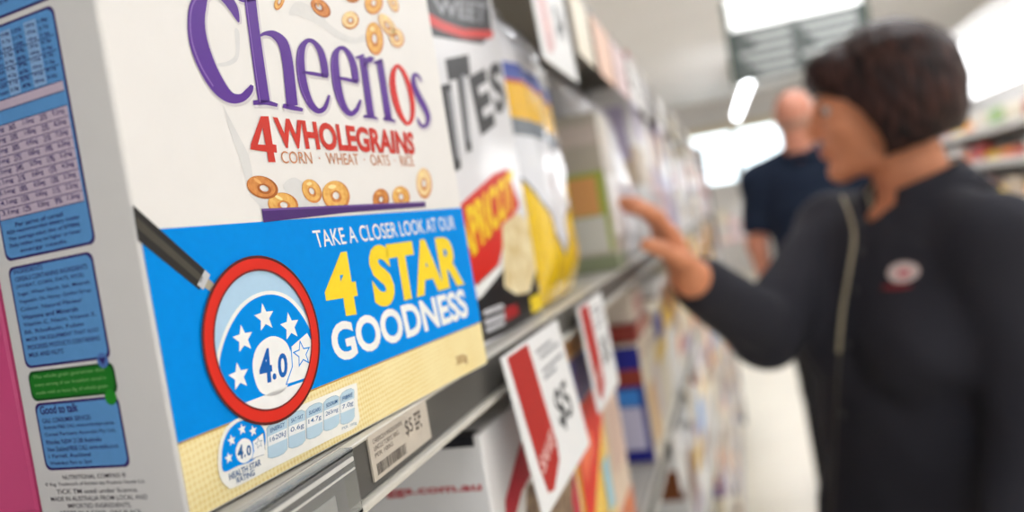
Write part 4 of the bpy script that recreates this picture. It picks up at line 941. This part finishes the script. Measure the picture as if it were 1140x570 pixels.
# ------------------------------------------------------------------ chilled display case across the aisle
dc = thing('display_case', (4.3, -2.75, 0), 'long open display case with glowing canopy and decks of colourful produce across the aisle', 'display case')
DL = 4.6
M_case = mat('case_white', (226, 224, 222), .45)
box('back_panel', 0, DL, 0, .04, 0, 2.32, M_case, dc)
box('base', 0, DL, .04, .95, 0, .48, mat('case_grey', (150, 148, 148), .5), dc)
DECK = [.50, .80, 1.08, 1.34, 1.59]
for z, dp in zip(DECK, (.93, .86, .82, .78, .74)):
    bm = bmesh.new(); add_box(bm, 0, DL, .04, dp, z - .025, z, .003, 1); add_box(bm, 0, DL, dp - .01, dp + .005, z - .03, z + .02, .002, 1); bmobj('deck', bm, M_case, dc)
for X in (0, DL - .04): box('side_panel', X, X + .04, .04, .95, .48, 2.32, M_case, dc)
bm = bmesh.new(); add_box(bm, 0, DL, .04, .94, 2.20, 2.32, .01, 1); cano = bmobj('canopy', bm, M_case, dc)
box('canopy_light', .04, DL - .04, .935, .955, 1.80, 2.19, mat('glow_panel', (255, 255, 255), .4, emit=(250, 252, 255), es=PANEL), cano)
# produce: one of each kind, copied
def fruit_mesh(name, r_, c, c2, sq=.92):
    bm = bmesh.new(); bmesh.ops.create_uvsphere(bm, u_segments=18, v_segments=12, radius=r_)
    for v in bm.verts:
        q = math.hypot(v.co.x, v.co.y) / r_
        if v.co.z > 0: v.co.z -= .25 * r_ * math.exp(-(q / .22) ** 2)
        v.co.z = v.co.z * sq + r_ * sq
    me = bpy.data.meshes.new(name); bm.to_mesh(me); bm.free(); me.materials.append(mat('skin_of_' + name, c, .35, c2=c2, scale=30)); me.polygons.foreach_set('use_smooth', [True] * len(me.polygons)); return me
FR = {'orange': fruit_mesh('orange', .046, (226, 118, 36), (238, 140, 52)), 'tomato': fruit_mesh('tomato', .042, (190, 44, 34), (214, 62, 44), .85), 'lemon': fruit_mesh('lemon', .042, (240, 196, 36), (246, 214, 80), .86), 'green_apple': fruit_mesh('green_apple', .043, (120, 150, 60), (164, 184, 92), .95)}
bm = bmesh.new(); add_box(bm, -.055, .055, -.04, .04, 0, .13, .012, 2)
PKM = bpy.data.meshes.new('food_pack'); bm.to_mesh(PKM); bm.free()
def packmesh(c):
    me = PKM.copy(); me.materials.clear(); me.materials.append(pk(COLS[c])); return me
PK = {c: packmesh(c) for c in ('white', 'cream', 'beige', 'red', 'orange', 'yellow', 'pale pink', 'green')}
rr = random.Random(5)
DN = ['lowest deck', 'second deck', 'middle deck', 'fourth deck', 'top deck']
plan = {0: ['green_apple', 'orange', 'tomato', 'lemon'], 1: ['orange', 'lemon', 'tomato', 'orange', 'green_apple'], 2: ['pale pink', 'tomato', 'white', 'orange', 'beige', 'lemon'], 3: ['lemon', 'red', 'orange', 'white', 'tomato', 'orange'], 4: ['beige', 'orange', 'yellow', 'red', 'cream', 'green']}
for dk, z in enumerate(DECK):
    x = .10; i = 0; dp = (.93, .86, .82, .78, .74)[dk]
    while x < DL - .12:
        kind = plan[dk][(i // 3) % len(plan[dk])]
        if kind in FR:
            o = bpy.data.objects.new(kind, FR[kind]); col.objects.link(o); o.parent = None
            o.location = (4.3 + x, -2.75 + dp - .075 - rr.uniform(0, .02), z + .0005)
            nm = kind.replace('_', ' '); tag(o, '%s lying on the %s of the display case across the aisle' % (nm, DN[dk]), 'fruit', '%ss on the %s' % (nm, DN[dk])); x += .098
            o2 = o.copy(); col.objects.link(o2); o2.location = (4.3 + x - .05, -2.75 + dp - .19, z + .0005)
        else:
            o = bpy.data.objects.new('food_pack', PK[kind]); col.objects.link(o)
            o.location = (4.3 + x, -2.75 + dp - .075, z + .0005); o.scale = (1, 1, rr.uniform(.8, 1.15))
            tag(o, '%s packet standing on the %s of the display case across the aisle' % (kind, DN[dk]), 'packet', '%s packets on the %s' % (kind, DN[dk])); x += .122
        i += 1
# ------------------------------------------------------------------ low display table far down the aisle
tb = thing('display_table', (11.4, -.45, 0), 'low display table with pink and white packs, far down the aisle below the bright windows', 'table')
box('table_top', -.45, .45, -.60, .60, .78, .82, mat('table_pink', (226, 190, 190), .5), tb, .004)
for a in (-.4, .4):
    for b_ in (-.55, .55): box('leg', a - .025, a + .025, b_ - .025, b_ + .025, 0, .78, M_case, tb)
rr = random.Random(9)
for i in range(9):
    c = ('white', 'pale pink', 'cream')[i % 3]; h = rr.uniform(.3, .5)
    carton('%s carton on the display table far down the aisle, %s from its left end' % (c, ORD[i]), 'cartons on the far display table', 11.05, 11.05 + .22, -.99 + i * .125, .11, .82 - H, h, c, bands=[(.2, .45, 'pale grey' if c != 'white' else 'pale pink')])
